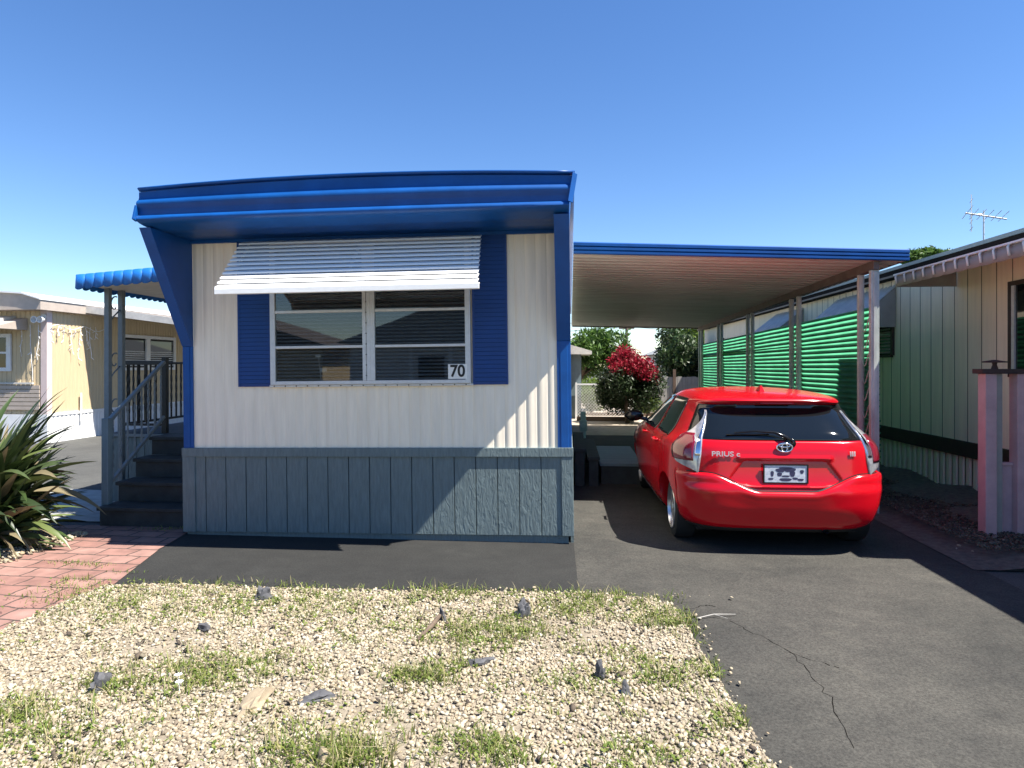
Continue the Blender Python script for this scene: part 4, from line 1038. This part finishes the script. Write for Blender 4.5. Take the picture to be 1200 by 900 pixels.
# pink porch screen
t = thing('porch_wall','pink painted porch wall with open posts and dark cap rail at the right edge','porch wall',(0,0,0))
m=MB(); m.box(3.875,3.975,6.44,6.56,0,1.60); m.build('pillar', M['pink'], t, bev=.005)
m=MB(); m.box(4.155,4.26,6.44,6.56,0,1.60); m.build('pillar', M['pink'], t, bev=.005)
m=MB(); m.box(5.0,5.1,6.44,6.56,0,1.60); m.build('pillar', M['pink'], t, bev=.005)
m=MB(); m.box(4.045,5.0,6.52,6.55,0,.74); m.box(4.045,5.0,6.50,6.57,.735,.76); m.build('low_panel', M['pink'], t, bev=.004)
m=MB(); m.box(3.978,4.042,6.47,6.56,.0,1.60); m.box(4.265,4.33,6.47,6.56,.0,1.60); m.build('dark_post', M['mauve'], t, bev=.004)
m=MB(); m.box(3.835,5.2,6.42,6.58,1.60,1.645); m.build('cap_rail', M['rust'], t, bev=.004)
t2 = thing('solar_lamp','small dark flat topped lamp standing on the pink porch cap rail','lamp',(3.99,6.50,1.645))
m=MB(); m.lathe([(0,.03),(.04,.018),(.06,.022)],16,'z'); m.build('stem', M['rust'], t2, smooth=40)
m=MB(); m.lathe([(.058,.005),(.06,.115),(.07,.12),(.085,.02),(.086,.0005)],4,'z'); m.build('shade', M['rust'], t2)
# TV antenna on the roof
t = thing('tv_antenna','thin metal television antenna on the dark roof edge','antenna',(5.3,8.85,3.12))
m=MB(); m.tube([(0,0,0),(0,0,.55)],.010,6); m.build('mast', M['alu'], t)
m=MB(); m.tube([(-.28,-.1,.50),(.35,.12,.46)],.010,6); m.build('boom', M['alu'], t)
m=MB()
for k in range(6):
    x=-.25+k*.115; m.tube([(x-.12,-.28+x*.36,.5+.0*k),(x+.12,.32+x*.36,.50)],.0045,5)
for k in range(5): m.tube([(-.20,-.12,.32+k*.09),(-.10,.12,.32+k*.09)],.004,5)
m.tube([(-.15,0,.28),(-.15,0,.76)],.006,5); m.tube([(-.15,0,.5),(.0,0,.5)],.006,5)
m.build('elements', M['alu'], t)

# ------------------------------------------------------------------ left neighbour: cream mobile home
lh = thing('cream_home','cream mobile home with white skirting across the lane at left','mobile home',(0,0,0))
LX=-11.2; LY=13.0
m=MB(); m.box(LX-7,LX-.03,LY+.03,28,0,3.0); m.build('wall', M['cream'], lh)
pf=corr(LX-7,LX-.12,.11,[(0,0),(.1,.012),(.3,.012),(.4,0)])
m=MB(); m.sweep([(x,LY+.0+d) for x,d in pf],.63,2.95,'z'); m.build('front_siding', M['cream'], lh)
pf=corr(LY+.12,28,.11,[(0,0),(.1,.012),(.3,.012),(.4,0)])
m=MB(); m.sweep([(LX-d,y) for y,d in pf],.63,2.95,'z'); m.build('side_siding', M['cream'], lh)
m=MB(); m.box(LX-.14,LX+.01,LY-.015,LY+.13,.6,2.86); m.build('corner_trim', M['pinktrim'], lh, bev=.006)
pf=corr(LY+.0,28,.12,[(0,0),(.1,.015),(.5,.015),(.6,0)])
m=MB(); m.sweep([(LX+.02-d,y) for y,d in pf],0,.60,'z'); m.box(LX-.02,LX+.03,LY,28,.58,.64); m.box(LX-7,LX+.02,LY-.02,LY+.0,0,.62); m.build('skirting', M['palewhite'], lh)
m=MB()
for k in range(6): m.box(LX-7,LX-.16,LY-.03,LY-.004,.72+k*.09,.72+k*.09+.075)
m.build('lap_boards', M['tan'], lh)
m=MB(); m.box(LX-3,LX-.3,LY-.06,LY-.004,1.27,1.31); m.build('ledge', M['offwhite'], lh)
m=MB(); m.prism([(LX-7.2,2.85),(LX+.15,2.85),(LX+.15,3.05),(LX-.25,3.18),(LX-2.5,3.33),(LX-7.2,3.42)],LY-.35,28,'y'); m.build('roof', M['tan'], lh)
m=MB(); m.prism([(LX-7.2,3.42),(LX-2.5,3.33),(LX-.25,3.18),(LX+.17,3.055),(LX+.17,3.085),(LX-.25,3.215),(LX-2.5,3.365),(LX-7.2,3.455)],LY-.40,28,'y'); m.build('roof_sheet', M['palewhite'], lh)
m=MB(); m.prism([(LY-.9,2.55),(LY-.004,2.75),(LY-.004,2.70),(LY-.9,2.44)],LX-5,LX-.72,'x'); m.build('window_hood', M['offwhite'], lh)
m=MB(); m.prism([(LY-.9,2.44),(LY-.004,2.70),(LY-.004,2.44)],LX-.72,LX-.45,'x'); m.build('hood_bracket', M['tan'], lh)
fw_ = bpy.data.objects.new('front_window', None); C.objects.link(fw_); fw_.parent=lh
x0,x1=LX-2.6,LX-.82
m=MB(); m.box(x0,x1,LY-.04,LY-.002,1.55,1.63); m.box(x0,x1,LY-.04,LY-.002,2.28,2.36); m.box(x1-.10,x1,LY-.04,LY-.002,1.63,2.28); m.box(x0,x1-.1,LY-.04,LY-.002,1.93,1.97); m.build('frame', M['palewhite'], fw_)
m=MB(); m.box(x0,x1-.1,LY-.02,LY-.015,1.63,2.28); m.build('pane', M['glass_dark'], fw_)
sw_ = bpy.data.objects.new('side_window', None); C.objects.link(sw_); sw_.parent=lh
m=MB()
for y0,y1 in ((15.2,16.3),(16.3,17.5)):
    m.box(LX,LX+.05,y0,y1,1.55,1.62); m.box(LX,LX+.05,y0,y1,2.38,2.46); m.box(LX,LX+.05,y0,y0+.08,1.62,2.38); m.box(LX,LX+.05,y1-.08,y1,1.62,2.38)
m.build('frame', M['palewhite'], sw_)
m=MB()
for k in range(5): m.box(LX+.012,LX+.018,15.3,17.4,1.80+k*.055,1.825+k*.055)
m.box(LX+.01,LX+.03,15.28,17.42,1.66,1.70); m.build('blind_slats', M['blind'], sw_)
m=MB(); m.box(LX+.002,LX+.008,15.28,17.42,1.62,2.38); m.build('pane', M['glass_dark'], sw_)
# patio cover
t = thing('patio_cover','white sloping patio cover attached to the cream home','patio cover',(0,0,0))
m=MB(); m.prism([(LX+.01,2.94),(LX+2.9,2.56),(LX+2.9,2.64),(LX+.01,3.02)],14.0,24,'y'); m.build('roof_pan', M['palewhite'], t)
m=MB(); m.prism([(LX+.01,2.90),(LX+2.92,2.52),(LX+2.92,2.67),(LX+.01,3.05)],13.92,13.998,'y'); m.build('front_gutter', M['offwhite'], t)
m=MB(); m.box(LX+2.90,LX+3.0,13.92,24,2.50,2.66); m.build('side_gutter', M['offwhite'], t)
for y in (14.3,18,22): m=MB(); m.box(LX+2.8,LX+2.88,y-.04,y+.04,0,2.55); m.build('post', M['palewhite'], t)
# flood light and icicle string
t = thing('flood_light','white twin head flood light at the corner of the cream home','flood light',(LX-.05,LY-.03,2.72))
m=MB(); m.lathe([(-.02,.06),(0,.06),(0,.0005)],16,'y'); m.tube([(0,-.02,0),(-.05,-.10,-.05)],.015,6); m.tube([(0,-.02,0),(.06,-.10,-.05)],.015,6); m.build('bracket', M['palewhite'], t)
for sx in (-1,1):
    m=MB(); m.lathe([(.05,.03),(.02,.045),(-.06,.075),(-.065,.06)],16,'y',(sx*.07,-.13,-.07)); m.build('lamp_head', M['palewhite'], t, smooth=40)
t = thing('icicle_lights','white icicle light string hanging from the cream home eave','light string',(0,0,0))
m=MB(); r=random.Random(4)
def drop(x,y,z,L):
    p=Vector((x,y,z)); P=[p.copy()]
    for k in range(6): p=p+Vector((r.uniform(-.02,.02),r.uniform(-.02,.02),-L/6)); P.append(p.copy())
    m.tube(P,.006,4)
    for q in P[1:]: m.tube([q,q+Vector((r.uniform(-.06,.06),r.uniform(-.05,.05),-.05))],[.008,.006],4)
for k in range(9): y=LY+.1+k*.16; drop(LX+.04,y,2.55+.03*math.sin(k),r.uniform(.2,.75))
for k in range(3): drop(LX-.55+k*.2,LY-.05,2.55,r.uniform(.5,1.2))
m.tube([(LX+.05,LY+.05+.16*k,2.52+.05*math.sin(k*1.3)) for k in range(11)],.007,4)
m.build('light_drops', M['palewhite'], t)
m=MB(); m.tube([(LX+.06,13.9,.4),(LX+.06,13.9,1.05)],.02,6); tag(m.build('standpipe',M['palewhite']),'thin white standpipe against the white skirting of the cream home','pipe')

# ------------------------------------------------------------------ beyond the carport
t = thing('lattice_fence','white diamond lattice fence panel beyond the carport','fence',(0.22,20.3,.0))
m=MB(); W_,H_=1.7,1.06; pitch=.095
c=-H_
while c<W_:
    a=max(0,c); e=min(W_,c+H_)
    if e>a+.02:
        m.bar((a,0,a-c),(e,0,e-c),.012,.022,up=(0,1,0)); m.bar((a,.014,H_-(a-c)),(e,.014,H_-(e-c)),.012,.022,up=(0,1,0))
    c+=pitch
m.build('lattice', M['palewhite'], t)
m=MB(); m.box(-.03,W_+.03,-.02,.03,H_,H_+.05); m.box(-.03,W_+.03,-.02,.03,-.02,.03); m.box(-.06,0,-.03,.04,-.02,H_+.08); m.box(W_,W_+.06,-.03,.04,-.02,H_+.08); m.build('frame', M['palewhite'], t)
t = thing('board_fence','weathered pale board fence with brown posts behind the car roof','fence',(2.15,21.6,0))
m=MB()
for k in range(30): m.box(k*.15,k*.15+.143,0,.03,.02,1.30+.012*math.sin(k*2.3))
m.build('boards', M['fencewood'], t)
m=MB()
for k in range(4): m.box(.25+k*.95,.34+k*.95,-.06,0,0,1.55)
m.build('post', M['fencepost'], t)
m=MB(); m.box(-1.7,6,-.05,0.0,.0,.12); m.build('kerb_board', M['fencepost'], t)
m=MB(); m.box(.2,1.9,19.5,19.62,.01,.14); tag(m.build('garden_edging', M['fencepost'], bev=.01),'low dark timber edging in front of the lattice fence','edging')

def leaf_cloud(clumps, n, size, m, name, parent, seed=1, shell=.5, asp=.6):
    g=np.random.default_rng(seed); W=np.array([c[3]*c[4]*c[5] for c in clumps])**.67; W/=W.sum()
    idx=g.choice(len(clumps),n,p=W); cl=np.array([c[:6] for c in clumps])[idx]
    d=g.normal(size=(n,3)); d/=np.linalg.norm(d,axis=1)[:,None]
    rad=(shell+(1-shell)*g.random(n))**.8*(1+.12*g.normal(size=n)); P=cl[:,:3]+d*cl[:,3:6]*rad[:,None]
    a=g.normal(size=(n,3))+d*.3; a/=np.linalg.norm(a,axis=1)[:,None]; b=np.cross(a,g.normal(size=(n,3))); b/=np.linalg.norm(b,axis=1)[:,None]
    s=size*g.uniform(.55,1.4,n)[:,None]
    V=np.stack([P-a*s,P+b*s*asp*.5,P+a*s,P-b*s*asp*.5],1).reshape(-1,3); F=np.arange(n*4).reshape(-1,4)
    o=fast_mesh(name,V,F,m); o.parent=parent; return o
def tree(name,label,cat,loc,h,crown,leafm,n,size,seed=1,group=None,trunk_r=.12):
    t=thing(name,label,cat,loc,group=group); r=random.Random(seed)
    cx,cy,cz,rx,ry,rz=crown; m=MB()
    m.tube([(0,0,0),(r.uniform(-.1,.1),0,cz*.4),(cx*.5,cy*.5,cz*.75),(cx,cy,cz+rz*.3)],[trunk_r,trunk_r*.8,trunk_r*.6,trunk_r*.15],8)
    cl=[]
    for k in range(15):
        u=Vector((r.gauss(0,1),r.gauss(0,1),r.gauss(0,.8))).normalized(); f=r.uniform(.35,.8); q=Vector((cx+u.x*rx*f,cy+u.y*ry*f,cz+u.z*rz*f))
        s=r.uniform(.28,.48); cl.append((q.x,q.y,q.z,rx*s,ry*s,rz*s))
        m.tube([(cx*.5,cy*.5,cz*.65),((cx*.5+q.x)/2,(cy*.5+q.y)/2,(cz*.65+q.z)/2+.1),tuple(q)],[trunk_r*.4,trunk_r*.25,trunk_r*.08],6)
    m.build('trunk', M['bark'], t, smooth=True)
    leaf_cloud(cl,n,size,M[leafm],'crown',t,seed)
    return t,cl
bo,cl=tree('bougainvillea','dark leafed bougainvillea bush topped with bright red blooms','shrub',(1.66,18.95,0),2.2,(-.05,0,1.02,1.05,.8,1.08),'leafbush',15000,.055,3,trunk_r=.07)
leaf_cloud([(-.05,-.1,1.95,.42,.4,.3),(.35,-.2,1.72,.38,.35,.26),(.62,-.2,1.5,.25,.3,.22),(-.35,-.1,1.8,.22,.3,.2),(.1,-.45,1.75,.3,.2,.2),(.75,-.1,1.35,.2,.2,.25),(-.1,-.5,1.6,.5,.25,.25),(.45,-.5,1.45,.35,.25,.25)],4600,.045,M['bract'],'blossoms',bo,9,.25,.9)
tree('leafy_tree','green broadleaf tree behind the lattice fence left of the red blooms','tree',(.3,24,0),4,(.3,0,2.0,1.5,1.4,1.35),'leaf',9000,.10,5)
tree('low_shrub','lime green shrub behind the lattice fence','shrub',(.7,22.2,0),1.2,(0,0,.75,.9,.6,.65),'leaflime',5000,.06,6,trunk_r=.05)
tree('citrus_tree','dark glossy tree behind the board fence beside the screen','tree',(3.75,23,0),4,(0,0,1.85,1.15,1.1,1.3),'leafdark',9000,.085,8)
tree('yellow_green_tree','yellow green tree showing above the far end of the green screen','tree',(5.4,27,0),5,(0,0,2.6,1.9,1.4,1.25),'leaflime',6500,.10,9)
tree('roofside_tree','leafy tree peeping over the roof between carport and neighbour home','tree',(8.2,23.5,0),5,(0,0,3.6,2.8,2.4,1.1),'leaf',12000,.11,14)
tree('round_tree','round crowned tree rising behind the dark roof under the antenna','tree',(16.0,30,0),8,(0,0,6.35,1.2,1.15,1.0),'leaf',8000,.14,12,trunk_r=.2)
tree('garden_bush','bright green bush by the fence boards beyond the car','shrub',(2.35,20.6,0),1,(0,0,.45,.5,.35,.42),'leaflime',2200,.05,15,trunk_r=.04)
t = thing('utility_pole','distant wooden utility pole with cross arms in the gap below the carport','utility pole',(5.15,60,0))
m=MB(); m.tube([(0,0,0),(0,0,6.6)],[.16,.11],8); m.build('pole', M['bark'], t)
m=MB(); m.box(-.9,.9,-.05,.05,5.7,5.85); m.box(-.7,.7,-.05,.05,5.0,5.12); m.build('cross_arm', M['bark'], t)
m=MB()
for z in (5.9,5.15):
    for s in (-1,1):
        m.tube([(s*.6+.0,0,z),(s*12,6,z-.5),(s*30,16,z+.2)],.018,4)
m.build('wires', M['black'], t)
t = thing('white_bungalow','distant white bungalow with grey hipped roof beyond the fence','house',(8.5,38,0))
m=MB(); m.box(-3.4,4,0,6,0,2.35); m.build('wall', M['stucco'], t)
m=MB(); m.add([(-3.8,-.4,2.3),(4.4,-.4,2.3),(4.4,6.4,2.3),(-3.8,6.4,2.3),(-.5,3,3.75),(2.2,3,3.75)],[(0,1,5,4),(1,2,5),(2,3,4,5),(3,0,4),(3,2,1,0)]); m.build('roof', M['roofgrey'], t)
t = thing('garden_shed','small grey green shed with pale eave beside the home','shed',(-.95,20.4,0))
m=MB(); m.box(0,1.30,0,2.5,0,2.02); m.build('wall', M['postgrey'], t)
m=MB(); m.prism([(-.2,2.02),(1.62,2.02),(1.62,2.12),(.5,2.45),(-.2,2.35)],-.3,2.7,'y'); m.build('roof', M['offwhite'], t)
# low hedge at the far end so the horizon is closed
b=MB(); V=[];F=[]
# ------------------------------------------------------------------ across the lane, seen in the window reflection
t = thing('grey_gabled_house','grey gabled house across the lane, mirrored in the front window','house',(-4.2,-15,0))
m=MB(); m.box(-5.2,4.5,-6,0,0,2.7); m.build('wall', M['stucco'], t)
m=MB(); m.prism([(-5.7,2.6),(5.0,2.6),(-.3,4.6)],-6.3,.4,'y'); m.build('roof', M['roofgrey'], t)
m=MB(); m.box(-2.6,-2.45,.0,.1,0,2.6); m.box(-.9,-.75,0,.1,0,2.6); m.box(1.5,1.65,0,.1,0,2.6); m.build('post', M['white'], t)
m=MB(); m.box(-2.2,-1.1,-.0,.03,.9,2.1); m.box(2.2,3.6,0,.03,.9,2.1); m.build('window', M['glass_dark'], t)
tree('street_tree','dark tree across the lane, mirrored in the front window','tree',(-4.6,-21,0),7,(0,0,5.0,2.6,2.2,2.2),'leafdark',5000,.2,31,trunk_r=.2)

t = thing('cream_gabled_house','cream gabled house across the lane beside the grey one, mirrored in the left sash','house',(-16.5,-16,0))
m=MB(); m.box(-5.5,5.5,-6,0,0,2.6); m.build('wall', M['cream'], t)
m=MB(); m.prism([(-6,2.5),(6,2.5),(.3,4.2)],-6.3,.4,'y'); m.build('roof', M['beam'], t)
m=MB(); m.box(-2.2,-.8,0,.03,.9,2.0); m.build('window', M['glass_dark'], t)
